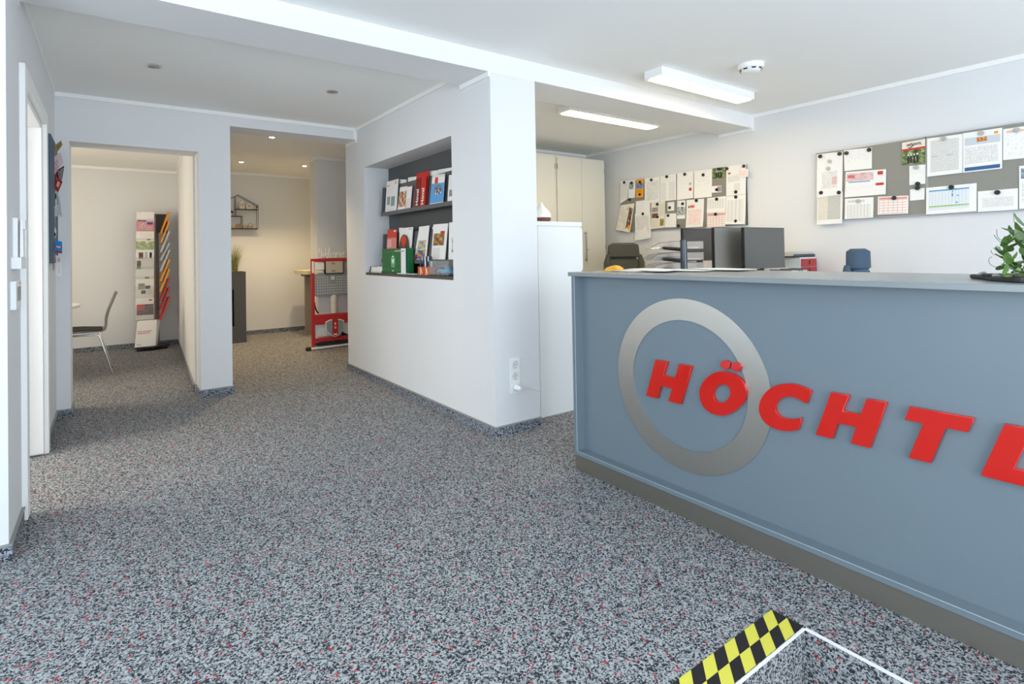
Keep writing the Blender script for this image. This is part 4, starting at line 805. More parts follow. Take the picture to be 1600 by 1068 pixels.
for y in (3.665, 3.54):
    for x in (2.124, 2.166):
        m = MB(); m.cyl((x - .004, y, zc + .006), 0.0125, 0.012, C_blk, 16, 'x'); m.cyl((x - .0055, y, zc + .006), 0.006, 0.015, M_chrome, 12, 'x'); m.build('wheel', t_)
t_ = thing('display_case', 'clear acrylic case around the blue toy car', 'case', (2.15, 3.64, zs))
m = MB(); m.box(2.10, 2.20, 3.49, 3.79, zs, zs + .006, mat('case_base', '#3a3b3e', .4)); m.build('case_base', t_)
for x0, x1, y0, y1 in ((2.10, 2.102, 3.49, 3.79), (2.198, 2.2, 3.49, 3.79), (2.102, 2.198, 3.49, 3.492), (2.102, 2.198, 3.788, 3.79)):
    m = MB(); m.box(x0, x1, y0, y1, zs + .006, zs + .115, M_acryl); m.build('pane', t_)
m = MB(); m.box(2.10, 2.2, 3.49, 3.79, zs + .115, zs + .117, M_acryl); m.build('pane', t_)
o_ = MB(); o_.box(2.205, 2.212, 3.66, 3.86, zs, zs + 0.105, mat('card_copper', '#a3694c', .5)); tag(recenter(o_.build('postcard', bevel=0.001)), 'copper-coloured card standing behind the acrylic case', 'card')

# ------------------------------------------------------------------ table room: magazine stand, round table, chair
M_stand = mat('stand_dark', '#2c2b29', 0.5)
st = thing('magazine_stand', 'black floor-standing magazine rack with clear pockets in the corner of the side room', 'magazine rack', (0.43, 8.42, 0))
m = MB(); m.prism([(0.25, 8.27), (0.45, 8.22), (0.65, 8.33), (0.64, 8.45), (0.56, 8.56), (0.38, 8.58), (0.27, 8.48)], lambda u, v, a: (u, v, a), 0.035, 0.055, M_stand); m.build('base', st, bevel=0.004)
for x, y in ((0.28, 8.30), (0.45, 8.26), (0.61, 8.36), (0.5, 8.53)):
    m = MB(); m.cyl((x - 0.008, y, 0.0185), 0.0185, 0.016, C_blk, 14, 'x'); m.box(x - 0.004, x + 0.004, y - 0.006, y + 0.006, 0.02, 0.036, M_stand); m.build('castor', st)
m = MB(); m.prism([(0.285, 8.475), (0.50, 8.465), (0.54, 8.49), (0.52, 8.53), (0.29, 8.50)], lambda u, v, a: (u, v, a), 0.055, 1.80, mat('stand_grey', '#807d76', .5)); m.build('column', st)
m = MB(); m.box(0.50, 0.64, 8.47, 8.485, 1.55, 1.80, M_stand); m.build('top_panel', st)
tops = [1.818, 1.690, 1.560, 1.441, 1.315, 1.190, 1.060, 0.930, 0.680]
GM = 'magazines in the front pockets of the rack'
covers = [
 ('plain white magazine with a black bar, topmost front pocket of the rack', [(.05, .84, .55, .98, C_blk), (.05, .06, .25, .1, C_lgrey)], None, 0.13),
 ('pink magazine with cakes, second front pocket of the rack', [(.12, .1, .55, .7, photo_mat('photo_cakes', ['#f2e9e2', '#d9b7a0', '#c98a8f', '#f7f3ee'], 5)), (.5, .45, .9, .95, photo_mat('photo_cakes', ['#f2e9e2'], 5)), (.6, .08, .92, .3, C_navy)], mat('cover_pink', '#e58bb4', .5), 0.13),
 ('white magazine with a thin red line drawing, third front pocket', [(.25, .15, .9, .6, text_mat('print_faint_red', '#f1efeb', '#d9a79c', 5, 3, .4, .6)), (.6, .78, .8, .95, C_blk)], None, 0.13),
 ('magazine with a pale green picture, fourth front pocket', [(0, .1, 1, .95, photo_mat('photo_pale_green', ['#e8e6da', '#b9c79a', '#8aa36a', '#d0b79c'], 4))], None, 0.13),
 ('white magazine with small figures, fifth front pocket', [(.15, .25, .4, .9, P_dark), (.5, .2, .62, .85, C_lgrey), (.75, .25, .88, .85, C_blk)], None, 0.13),
 ('grey magazine with black and white pictures, sixth front pocket', [(.06, .12, .28, .95, photo_mat('photo_bw', ['#141414', '#5b5b58', '#cfcdc6'], 4)), (.38, .2, .95, .8, T['dense'])], mat('cover_grey', '#d8d5cc', .5), 0.14),
 ('pale blue magazine with red headline, seventh front pocket', [(.15, .35, .75, .5, T['red']), (.5, .8, .75, .95, C_blk)], mat('cover_ice', '#dfe6e6', .5), 0.13),
 ('white magazine with four small photos, eighth front pocket', [(.14, .2, .5, .5, P_lilac), (.52, .32, .8, .48, C_blk), (.3, .55, .55, .72, C_blk), (.62, .52, .9, .75, T['letter'])], None, 0.27),
 ('white magazine with a red square and dark photo, lowest front pocket', [(.06, .28, .98, .78, photo_mat('photo_workshop', ['#25242a', '#55504c', '#3e4250', '#8b8580'], 4)), (.06, .28, .5, .55, C_red), (.72, .06, .9, .12, C_red)], None, 0.295)]
for k, (z, (lab, pr, base, hh)) in enumerate(zip(tops, covers)):
    xl, xr = 0.283 - 0.0022 * k, 0.483 - 0.0015 * k; y1 = 8.425; h = hh
    yb = 8.36; full = 0.29
    zb_ = z - full
    m = MB()   # clear pocket: tray bottom, front, sides
    m.box(xl - .012, xr + .012, 8.425, 8.47, zb_ - .006, zb_ - .003, M_acryl); m.hexa([(xl - .012, 8.425, zb_ - .003), (xr + .012, 8.425, zb_ - .003), (xr + .012, 8.428, zb_ - .003), (xl - .012, 8.428, zb_ - .003), (xl - .012, 8.36, zb_ + .20), (xr + .012, 8.36, zb_ + .20), (xr + .012, 8.363, zb_ + .20), (xl - .012, 8.363, zb_ + .20)], M_acryl)
    for xs_ in (xl - .013, xr + .011): m.hexa([(xs_, 8.425, zb_ - .003), (xs_ + .002, 8.425, zb_ - .003), (xs_ + .002, 8.47, zb_ - .003), (xs_, 8.47, zb_ - .003), (xs_, 8.36, zb_ + .20), (xs_ + .002, 8.36, zb_ + .20), (xs_ + .002, 8.42, zb_ + .20), (xs_, 8.42, zb_ + .20)], M_acryl)
    m.build('pocket', st)
    dz = 0.0
    if hh < 0.2: pr = [(a, b_ * .44, c_, d_ * .44, mm) for a, b_, c_, d_, mm in pr]
    elif hh < 0.28: pr = [(a, b_ * .93, c_, d_ * .93, mm) for a, b_, c_, d_, mm in pr]
    o_ = sheet('magazine', (xl, 8.352, z), (xr, 8.352, z), (xr, 8.446, zb_ + .001), (xl, 8.446, zb_ + .001), pr, base, t=0.006, nrm=(0, -0.95, -0.31), nv=2)
    tag(o_, lab, 'magazine', GM)
side = [('#e8941c', 1.822, 1.536), ('#e8a02c', 1.695, 1.411), ('#c9cbcb', 1.564, 1.285), ('#b9bdc8', 1.405, 1.176), ('#c5c6c6', 1.310, 1.03), ('#eea224', 1.184, 0.899), ('#e9a530', 1.058, 0.765), ('#c0332f', 0.928, 0.641), ('#c0332f', 0.802, 0.515), ('#cf2f2c', 0.676, 0.391)]
GS2 = 'magazines in the side pockets of the rack'
onum = ['topmost', 'second', 'third', 'fourth', 'fifth', 'sixth', 'seventh', 'eighth', 'ninth', 'lowest']
cn = ['orange', 'orange', 'silver grey', 'blue-grey', 'pale grey', 'orange', 'orange', 'red', 'red', 'bright red']
for k, (c_, zt_, zb_) in enumerate(side):
    mm = mat('side_cover_' + c_[1:], c_, .5, var=.08, bscale=30)
    m = MB(); xt, xb = 0.652 - 0.001 * k, 0.548 - 0.002 * k
    m.hexa([(xb, 8.27, zb_), (xb + .014, 8.27, zb_), (xb + .014, 8.46, zb_), (xb, 8.46, zb_), (xt - .012, 8.27, zt_), (xt + .012, 8.27, zt_), (xt + .012, 8.46, zt_), (xt - .012, 8.46, zt_)], mm)
    o_ = recenter(m.build('magazine')); tag(o_, cn[k] + ' magazine seen edge-on, ' + onum[k] + ' in the side pockets', 'magazine', GS2)
    m = MB(); m.hexa([(xb + .016, 8.255, zb_ - .012), (xb + .019, 8.255, zb_ - .012), (xb + .019, 8.465, zb_ - .012), (xb + .016, 8.465, zb_ - .012), (xt - .006 + .012, 8.255, zt_ - .10), (xt - .003 + .012, 8.255, zt_ - .10), (xt - .003 + .012, 8.465, zt_ - .10), (xt - .006 + .012, 8.465, zt_ - .10)], M_acryl)
    m.box(xb - .012, xb + .019, 8.255, 8.465, zb_ - .014, zb_ - .011, M_acryl); m.build('pocket', st)
t_ = thing('brochure_box', 'thick white catalogue leaning on the base of the magazine rack', 'catalogue', (0.38, 8.33, 0.056))
sheet('cover', (0.285, 8.40, 0.385), (0.505, 8.40, 0.385), (0.475, 8.27, 0.058), (0.245, 8.27, 0.058), [(.1, .9, .3, .93, C_lgrey)], M_paper, t=0.003, parent=t_, nrm=(0, -1, 0.35), nv=1)
m = MB(); m.hexa([(0.25, 8.275, 0.057), (0.478, 8.275, 0.057), (0.505, 8.33, 0.057), (0.28, 8.33, 0.057), (0.29, 8.405, 0.383), (0.508, 8.405, 0.383), (0.545, 8.44, 0.383), (0.33, 8.44, 0.383)], mat('page_edges', '#dfe0dd', .8)); m.build('pages', t_)
for k, (tx, zt_) in enumerate((('Erleben Sie elegantes', 0.245), ('Design ganz nahe.', 0.222))):
    yy = 8.27 + (zt_ - 0.058) / 0.327 * 0.13 - 0.004
    lettering('lettering', tx, 0.019, C_red, (0.285, yy, zt_), (1, 0, 0), (0.08, 0.37, 1), t_, bold=0.0003)

t_ = thing('round_table', 'round white table cut off by the left doorway edge', 'table', (-0.86, 6.95, 0))
m = MB(); m.lathe([(0.585, -0.028), (0.598, -0.022), (0.60, -0.006), (0.596, 0)], (-0.86, 6.95, 0.74), M_whitef, 64); m.build('table_top', t_, smooth=True)
m = MB(); m.cyl((-0.86, 6.95, 0.02), 0.035, 0.69, M_chrome, 24); m.build('column', t_, smooth=True)
m = MB(); m.lathe([(0.26, 0), (0.26, 0.006), (0.05, 0.022)], (-0.86, 6.95, 0.0), M_chrome, 40); m.build('foot', t_, smooth=True)
t_ = thing('shell_chair', 'grey one-piece chair with dark seat pad and chrome legs at the round table', 'chair', (-0.22, 7.02, 0))
M_shell = mat('chair_shell_grey', '#77746d', 0.35); M_pad = mat('chair_pad', '#33332f', .7)
prof = [(-0.50, 0.425), (-0.46, 0.447), (-0.38, 0.452), (-0.25, 0.447), (-0.13, 0.437), (-0.075, 0.437), (-0.045, 0.455), (-0.033, 0.50), (-0.03, 0.57), (-0.012, 0.65), (0.02, 0.74), (0.05, 0.82), (0.062, 0.845)]
hw = [0.19, 0.205, 0.21, 0.21, 0.20, 0.18, 0.165, 0.155, 0.155, 0.165, 0.17, 0.15, 0.11]
def shell(thick, up, sel, m_, shrink=0):
    m = MB(); n = len(sel); NS = 8; rows = []
    for side_ in (0, 1):
        rr = []
        for i in sel:
            x, z = prof[i]; w_ = hw[i] - shrink
            a = prof[min(i + 1, len(prof) - 1)]; b_ = prof[max(i - 1, 0)]; tx, tz = a[0] - b_[0], a[1] - b_[1]; L_ = math.hypot(tx, tz); nx, nz = -tz / L_, tx / L_
            row = []
            for k in range(NS + 1):
                s_ = -1 + 2 * k / NS; dish = 0.016 * s_ * s_
                off = up + dish + (thick if side_ else 0)
                row.append(len(m.v)); m.v.append((x + nx * off, 7.02 + w_ * s_, z + nz * off))
            rr.append(row)
        rows.append(rr)
    for i in range(n - 1):
        for k in range(NS):
            m.face([rows[0][i][k], rows[0][i][k + 1], rows[0][i + 1][k + 1], rows[0][i + 1][k]], m_); m.face([rows[1][i][k], rows[1][i + 1][k], rows[1][i + 1][k + 1], rows[1][i][k + 1]], m_)
        for k in (0, NS): m.face([rows[0][i][k], rows[0][i + 1][k], rows[1][i + 1][k], rows[1][i][k]], m_)
    for i in (0, n - 1):
        for k in range(NS): m.face([rows[0][i][k], rows[0][i][k + 1], rows[1][i][k + 1], rows[1][i][k]], m_)
    return m
shell(0.011, 0, range(13), M_shell).build('seat_shell', t_, smooth=True)
shell(0.010, 0.012, range(1, 6), M_pad, 0.02).build('seat_pad', t_, smooth=True)
for sy in (-1, 1):
    y = 7.02 + sy * 0.15
    m = MB(); m.tube([(-0.44, y, 0.425), (-0.30, y, 0.424), (-0.14, y, 0.423), (-0.115, y, 0.418), (-0.098, y, 0.395), (-0.05, y + sy * 0.004, 0.22), (0.006, y + sy * 0.012, 0.008)], 0.0095, M_chrome, 10); m.build('leg', t_, smooth=True)
    m = MB(); m.tube([(-0.44, y, 0.425), (-0.455, y, 0.418), (-0.47, y, 0.395), (-0.50, y + sy * 0.01, 0.008)], 0.0095, M_chrome, 10); m.build('leg', t_, smooth=True)

# ------------------------------------------------------------------ rear passage: planter, wire shelf, high table, WC frame
M_plank = mat('planter_graphite', '#4e4f52', 0.6, var=0.12, bscale=25)
t_ = thing('planter', 'tall graphite box planter with an open compartment in the rear passage', 'planter', (1.38, 8.27, 0))
m = MB(); m.box(1.18, 1.576, 8.17, 8.18, 0.75, 0.995, M_plank); m.box(1.18, 1.576, 8.17, 8.18, 0.0, 0.232, M_plank); m.box(1.42, 1.576, 8.17, 8.18, 0.232, 0.75, M_plank); m.box(1.18, 1.22, 8.17, 8.18, 0.232, 0.75, M_plank)
m.box(1.566, 1.576, 8.18, 8.50, 0.0, 0.995, M_plank); m.box(1.18, 1.19, 8.18, 8.50, 0.0, 0.995, M_plank); m.box(1.19, 1.566, 8.49, 8.50, 0, 0.995, M_plank); m.box(1.19, 1.566, 8.18, 8.49, 0.222, 0.232, M_plank); m.box(1.19, 1.566, 8.18, 8.49, 0.75, 0.76, M_plank)
m.build('box', t_)
m = MB(); m.box(1.19, 1.566, 8.18, 8.49, 0.94, 0.95, mat('soil', '#2a2420', .95)); m.build('soil', t_)
M_gr = mat('grass_green', '#5f7a2e', 0.6, var=0.3, bscale=15); M_gr2 = mat('grass_straw', '#b8a86c', 0.7, var=0.2, bscale=15)
g = thing('ornamental_grass', 'tuft of ornamental grass growing out of the graphite planter', 'plant', (1.40, 8.3, 0.95))
for nm, mm, n in (('blades', M_gr, 290), ('dry_blades', M_gr2, 170)):
    m = MB()
    for i in range(n):
        a = random.uniform(0, 6.283); r0 = random.uniform(0, .10); sp = random.uniform(0.03, 0.20) * (1.2 if mm is M_gr2 else 1); h = random.uniform(.26, .52)
        p0 = Vector((1.40 + r0 * math.cos(a), 8.3 + r0 * math.sin(a) * .8, 0.948)); d_ = Vector((math.cos(a), math.sin(a) * .7, 0)); s_ = Vector((-math.sin(a), math.cos(a), 0)) * 0.0028
        pts = [p0 + d_ * sp * t2 ** 2 + Vector((0, 0, h * (t2 - 0.12 * t2 ** 3))) for t2 in (0, .35, .7, 1)]
        b = len(m.v)
        for j, p in enumerate(pts): w_ = s_ * (1 - j * .3); m.v += [tuple(p - w_), tuple(p + w_)]
        for j in range(3): m.face([b + 2 * j, b + 2 * j + 1, b + 2 * j + 3, b + 2 * j + 2], mm)
    m.open = True; o_ = m.build(nm, g, kind='stuff')
t_ = thing('wire_house_shelf', 'house-shaped black wire shelf hanging on the rear passage wall', 'shelf', (1.6, 8.85, 1.63))
Mw = mat('wire_black', '#26221f', .5)
def hframe(y):
    return [[(1.32, y, 1.63), (1.32, y, 1.99), (1.605, y, 2.142), (1.885, y, 1.99), (1.88, y, 1.63)], [(1.565, y, 2.12), (1.565, y, 1.815)], [(1.655, y, 1.815), (1.655, y, 1.63)]]
for y in (8.785, 8.892):
    m = MB(); fr = hframe(y); m.tube(fr[0], 0.0042, Mw, 6, closed=True)
    for p in fr[1:]: m.tube(p, 0.004, Mw, 6)
    m.build('wire_frame', t_)
m = MB()
for x, z in ((1.32, 1.99), (1.605, 2.142), (1.885, 1.99), (1.32, 1.63), (1.88, 1.63)): m.tube([(x, 8.785, z), (x, 8.892, z)], 0.004, Mw, 6)
m.build('cross_wire', t_)
Mwb = mat('shelf_board_brown', '#5a3f2c', .6, var=.15, bscale=30)
for x0, x1, z in ((1.565, 1.883, 1.926), (1.32, 1.655, 1.818), (1.32, 1.88, 1.634)):
    m = MB(); m.box(x0, x1, 8.782, 8.895, z - .005, z + .005, Mwb); m.build('shelf_board', t_)
m = MB(); m.cyl((1.865, 8.79, 1.965), 0.012, -.01, C_blk, 12, 'y'); m.build('hook', t_)
Mc = mat('ceramic_cream', '#e4ddcb', .5)
for x0, x1, h, nm in ((1.618, 1.693, 0.135, 'taller narrow ceramic house on the upper wire shelf'), (1.713, 1.800, 0.10, 'lower wide ceramic house on the upper wire shelf')):
    hh = thing('ceramic_house', nm, 'ornament', ((x0 + x1) / 2, 8.83, 1.9315), 'little cream ceramic houses'); xm = (x0 + x1) / 2; z = 1.9315
    m = MB(); m.prism([(x0, z), (x1, z), (x1, z + h * .66), (xm, z + h), (x0, z + h * .66)], lambda u, v, a: (u, a, v), 8.80, 8.86, Mc); m.build('house_body', hh, bevel=.002)
    for dx in (-.012, .012):
        for dz in (.38, .56):
            if True:
                m = MB(); m.box(xm + dx - .006, xm + dx + .006, 8.797, 8.80, z + h * dz - .005, z + h * dz + .006, C_blk); m.build('window', hh)
hh = thing('toy_mushroom', 'small mushroom ornament with dark red cap on the wire shelf', 'ornament', (1.508, 8.83, 1.823))
m = MB(); m.lathe([(.014, 0), (.010, .02), (.009, .05)], (1.508, 8.83, 1.823), Mc, 14); m.build('stem', hh, smooth=True)
m = MB(); m.lathe([(.012, .045), (.032, .048), (.03, .062), (.016, .078), (.002, .082)], (1.508, 8.83, 1.823), mat('mushroom_red', '#4a1612', .4), 20); m.build('cap', hh, smooth=True)
Md = mat('driftwood', '#a89880', .7, var=.2, bscale=50)
for k, (x0, x1, z0, h, l) in enumerate(((1.44, 1.60, 1.6395, .035, 'pale wooden block lying at the left of the lowest wire shelf board'), (1.56, 1.65, 1.6395, .075, 'darker upright wooden piece left of the small wire divider'), (1.665, 1.735, 1.6395, .06, 'grey driftwood piece right of the wire divider'))):
    m = MB(); m.hexa([(x0, 8.81, z0), (x1, 8.81, z0), (x1, 8.86, z0), (x0, 8.86, z0), (x0 + .006, 8.815, z0 + h * .8), (x1 - .012, 8.815, z0 + h), (x1 - .01, 8.855, z0 + h), (x0 + .01, 8.855, z0 + h * .7)], Md if k != 1 else mat('driftwood_dark', '#8b7860', .7)); tag(recenter(m.build('wood_piece', bevel=.004)), l, 'ornament', 'wooden pieces on the wire shelf')
hh = thing('small_basket', 'tiny wooden basket with a wire handle on the lowest wire shelf board', 'basket', (1.775, 8.83, 1.6395))
m = MB(); m.box(1.74, 1.812, 8.81, 8.86, 1.6395, 1.683, Md); m.build('basket_body', hh, bevel=.003)
m = MB(); m.tube([(1.741 + .035 - .035 * math.cos(a * math.pi / 8), 8.809, 1.68 + .038 * math.sin(a * math.pi / 8)) for a in range(9)], .0022, Mw, 6); m.build('handle', hh)

t_ = thing('wall_counter', 'narrow cream high table partly hidden behind the grey pier', 'table', (2.6, 8.2, 0))
m = MB(); m.prism([(2.352, 8.02), (2.40, 7.99), (3.1, 7.99), (3.1, 8.6), (2.40, 8.6), (2.352, 8.55)], lambda u, v, a: (u, v, a), 0.925, 0.985, mat('table_cream', '#d8cda8', .5)); m.build('table_top', t_, bevel=.004)
m = MB(); m.box(2.43, 3.0, 8.25, 8.29, 0.0, 0.925, mat('table_leg_taupe', '#8d8378', .5)); m.build('leg_panel', t_)
m = MB(); m.box(2.41, 2.50, 8.1, 8.4, 0.895, 0.925, M_dgrey); m.build('bracket', t_)

M_fr = mat('frame_red', '#b8262c', 0.4); M_tank = mat('tank_grey', '#8d949a', .55, var=.06, bscale=30); M_pipe = mat('pipe_white', '#d9d5cb', .4)
t_ = thing('wc_mounting_frame', 'red steel mounting frame with grey cistern standing on a white rail', 'mounting frame', (2.37, 6.95, 0))
Y0, Y1 = 6.905, 6.945
m = MB(); m.box(2.115, 2.155, Y0, Y1, 0.035, 1.163, M_fr); m.build('post', t_, bevel=.003)
m = MB(); m.box(2.60, 2.64, Y0, Y1, 0.035, 1.163, M_fr); m.build('post', t_, bevel=.003)
for z0, z1, nm in ((1.12, 1.164, 'top_rail'), (0.315, 0.445, 'middle_rail'), (0.092, 0.142, 'lower_rail')):
    m = MB(); m.box(2.155, 2.60, Y0 + .002, Y1 - .002, z0, z1, M_fr); m.build(nm, t_, bevel=.004)
m = MB(); m.box(2.157, 2.598, Y0 - .002, Y0 + .003, .432, .445, mat('frame_pale_red', '#c9474a', .35)); m.build('rail_flange', t_)  # flange in a paler red than the rest of the frame
m = MB(); m.prism([(2.157, .69), (2.17, .68), (2.585, .68), (2.598, .69), (2.598, .975), (2.157, .965)], lambda u, v, a: (u, a, v), 6.90, 6.955, M_tank); k_ = m.build('cistern', t_, bevel=.006)
m = MB()
for i in range(13):
    for j in range(7):
        x = 2.185 + i * .032; z = .71 + j * .034
        if 2.34 < x < 2.43 and z > .84: continue
        m.box(x, x + .014, 6.8955, 6.8995, z, z + .015, mat('tank_light', '#c6ccd1', .5))
m.build('dimples', k_, kind='stuff')
m = MB(); m.box(2.365, 2.415, 6.895, 6.90, .885, .935, mat('tank_light', '#c6ccd1', .5)); m.build('square_port', k_)
m = MB(); m.box(2.295, 2.523, 6.885, 6.93, .975, 1.125, mat('flush_box', '#c5bfb0', .5)); m.box(2.287, 2.295, 6.883, 6.932, .968, 1.13, C_blk); m.box(2.523, 2.531, 6.883, 6.932, .968, 1.13, C_blk); m.box(2.287, 2.531, 6.883, 6.932, .962, .972, C_blk); fb = m.build('flush_box', t_)
for z in (.99, 1.085):
    m = MB(); m.box(2.37, 2.42, 6.880, 6.885, z, z + .025, mat('clip_grey', '#9c9a90', .5)); m.build('clip', fb)
m = MB(); m.box(2.16, 2.285, 6.915, 6.95, 1.02, 1.105, M_white); m.build('inner_box', t_); m = MB(); m.box(2.155, 2.27, 6.90, 6.95, .98, 1.01, mat('foam_cream', '#e8e0c8', .6)); m.build('foam_strip', t_)
m = MB(); m.tube([(2.408, 6.93, .69), (2.408, 6.93, .45)], .038, M_pipe, 20); m.build('flush_pipe', t_, smooth=True); m = MB(); m.cyl((2.408, 6.93, .60), .043, .07, M_pipe, 20); m.build('pipe_collar', t_, smooth=True)
m = MB(); m.tube([(2.158, 6.935, .60), (2.165, 6.935, .54), (2.185, 6.935, .49), (2.21, 6.935, .46)], .010, C_blk, 10); m.build('hose', t_, smooth=True)
m = MB(); m.prism([(2.283, .345), (2.34, .370), (2.475, .370), (2.532, .345), (2.527, .235), (2.455, .155), (2.408, .142), (2.36, .155), (2.288, .235)], lambda u, v, a: (u, a, v), 6.885, 6.90, M_white); e_ = m.build('shield', t_, bevel=.002)
m = MB(); m.prism([(2.292, .338), (2.342, .360), (2.473, .360), (2.523, .338), (2.518, .239), (2.452, .164), (2.408, .152), (2.364, .164), (2.297, .239)], lambda u, v, a: (u, a, v), 6.882, 6.885, M_tank); m.build('shield_face', e_)
m = MB(); m.prism([(2.372, .372), (2.445, .372), (2.445, .17), (2.408, .150), (2.372, .17)], lambda u, v, a: (u, a, v), 6.878, 6.882, M_fr); m.build('red_stripe', e_)
m = MB(); m.box(2.40, 2.416, 6.8765, 6.878, .30, .33, M_paper); m.box(2.396, 2.402, 6.8765, 6.878, .25, .28, M_paper); m.box(2.412, 2.418, 6.8765, 6.878, .25, .28, M_paper); m.box(2.385, 2.432, 6.8765, 6.878, .17, .185, M_paper); m.build('stripe_print', e_)
m = MB(); m.tube([(2.49, 6.94, .20), (2.54, 6.94, .16), (2.59, 6.95, .15)], .025, C_blk, 14); m.build('drain_bend', t_, smooth=True)
m = MB(); m.box(2.155, 2.60, 6.925, 6.93, .16, .31, mat('sheet_white', '#d5d8de', .4)); m.build('back_sheet', t_)
m = MB(); m.box(2.155, 2.60, 6.91, 6.94, .045, .085, C_blk); m.build('foot_strip', t_)
m = MB(); m.hexa([(2.08, 6.86, 0.012), (2.66, 6.91, 0.012), (2.66, 6.97, 0.012), (2.08, 6.92, 0.012), (2.08, 6.86, 0.034), (2.66, 6.91, 0.034), (2.66, 6.97, 0.034), (2.08, 6.92, 0.034)], M_white); m.build('floor_rail', t_)
m = MB(); m.box(2.03, 2.09, 6.86, 6.92, 0.0, 0.04, C_blk); m.build('end_cap', t_, bevel=.004); m = MB(); m.box(2.05, 2.11, 6.90, 6.935, 0.0, 0.05, mat('wood_block', '#a77b4d', .6)); m.build('wood_block', t_)
m = MB(); m.box(2.122, 2.148, 6.903, 6.905, .98, 1.13, M_paper); m.build('sticker', t_)
wl = thing('welcome_sign', 'white cut-out word Welcome standing on the red frame', 'sign', (2.4, 6.925, 1.165))
def wpt(x, y): return (2.225 + (x - 355) / 465 * .343, 6.925, 1.170 + (250 - y) / 180 * .145)
letters = {'letter_w': [(360, 165), (357, 120), (375, 98), (392, 110), (396, 160), (392, 245), (425, 170), (430, 245), (468, 160), (472, 100), (462, 92)],
 'letter_e': [(455, 222), (488, 205), (503, 180), (488, 165), (468, 185), (468, 225), (490, 247), (515, 232)],
 'letter_l': [(512, 235), (540, 170), (548, 100), (535, 78), (524, 100), (526, 210), (540, 245), (560, 235)],
 'letter_c': [(602, 185), (585, 165), (565, 185), (562, 220), (580, 245), (608, 230)],
 'letter_o': [(630, 168), (610, 190), (608, 228), (628, 245), (648, 225), (650, 190), (630, 168), (660, 180)],
 'letter_m': [(668, 240), (670, 170), (672, 195), (690, 168), (702, 180), (702, 238), (706, 195), (725, 168), (738, 180), (740, 238), (755, 235)],
 'letter_e2': [(765, 218), (795, 200), (808, 172), (795, 155), (775, 175), (772, 220), (792, 244), (820, 222)]}
for k_, p in letters.items():
    q = smooth_loop([(a, b_) for a, b_ in p], 3)[: (len(p) - 1) * 3 + 1]
    m = MB(); m.tube([wpt(a, b_) for a, b_ in q], .0075, M_white, 8); m.build(k_.replace('2', ''), wl, smooth=True)

# ------------------------------------------------------------------ office behind the counter
M_desk = mat('desk_light', '#d9d6cc', .5)
t_ = thing('office_desk', 'light office desk behind the reception counter, carrying the monitors', 'desk', (4.3, 2.75, 0))
m = MB(); m.box(3.42, 5.23, 2.14, 3.36, .705, .73, M_desk); m.build('desk_top', t_, bevel=.002)
for x, y in ((3.48, 2.2), (5.16, 2.2), (3.48, 3.30), (5.16, 3.30)):
    m = MB(); m.box(x - .03, x + .03, y - .03, y + .03, 0, .705, M_alu); m.build('leg', t_)
def monitor(x0, y0, x1, y1, zt, zb, label, glossy=False, face=None):
    c = Vector(((x0 + x1) / 2, (y0 + y1) / 2, 0)); R = Vector((x1 - x0, y1 - y0, 0)); w_ = R.length; R.normalize(); B = Vector((-R.y, R.x, 0))
    t_ = thing('monitor', label, 'monitor', (c.x, c.y, .73), 'switched off office monitors')
    P = lambda a, b_, z: tuple(c + R * a + B * b_ + Vector((0, 0, z)))
    def hb(a0, a1, b0, b1, z0, z1, m_, mb): mb.hexa([P(a0, b0, z0), P(a1, b0, z0), P(a1, b1, z0), P(a0, b1, z0), P(a0, b0, z1), P(a1, b0, z1), P(a1, b1, z1), P(a0, b1, z1)], m_); return mb
    hb(-w_ / 2, w_ / 2, 0.0, .028, zb, zt, M_black, MB()).build('housing', t_, bevel=.003)
    sc = mat('screen_gloss', '#2b2e30', .10, spec=.8, coat=.8) if glossy else mat('screen_matte', '#565654', .30, spec=.8)
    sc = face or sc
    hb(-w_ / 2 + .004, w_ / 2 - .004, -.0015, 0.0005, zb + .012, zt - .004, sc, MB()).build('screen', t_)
    hb(-w_ / 2, w_ / 2, -.003, .002, zb, zb + .012, mat('bezel_grey', '#5d5f60', .4), MB()).build('bezel', t_)
    hb(-.025, .025, .028, .06, .745, zb + .2, M_black, MB()).build('stand', t_)
    hb(-.12, .12, -.03, .08, .73, .745, M_black, MB()).build('foot', t_, bevel=.003)
monitor(4.17, 2.36, 4.742, 2.332, 1.372, 1.036, 'dark grey monitor at the front right of the group of three')
monitor(4.052, 2.545, 4.56, 2.50, 1.378, 1.035, 'middle monitor, partly hidden behind the dark grey one', face=mat('screen_painted_reflection', '#85837d', .3, spec=.8))  # reflected wall is painted in as a lighter screen colour
monitor(4.466, 3.126, 5.0, 3.06, 1.402, 1.09, 'glossy black monitor at the back left of the group of three', True)
tt = thing('tray_tower', 'three-tier letter tray tower on a dark blue column beside the monitors', 'letter tray', (3.60, 2.515, .73))
m = MB(); m.cyl((3.60, 2.515, .745), .026, .53, mat('column_blue_black', '#2b3440', .25, coat=.4), 24); m.build('column', tt, smooth=True)
m = MB(); m.cyl((3.60, 2.515, .73), .10, .015, M_black, 28); m.build('foot', tt, smooth=True)
m = MB()
for z in (.90, 1.08): m.cyl((3.60, 2.515, z), .0268, .002, C_blk, 24)
m.build('joint_ring', tt)
o3 = Vector((3.655, 2.66, 0)); R3 = Vector((.826, -.564, 0)); B3 = Vector((.564, .826, 0))
def T3(a, b_, z): return tuple(o3 + R3 * a + B3 * b_ + Vector((0, 0, z)))
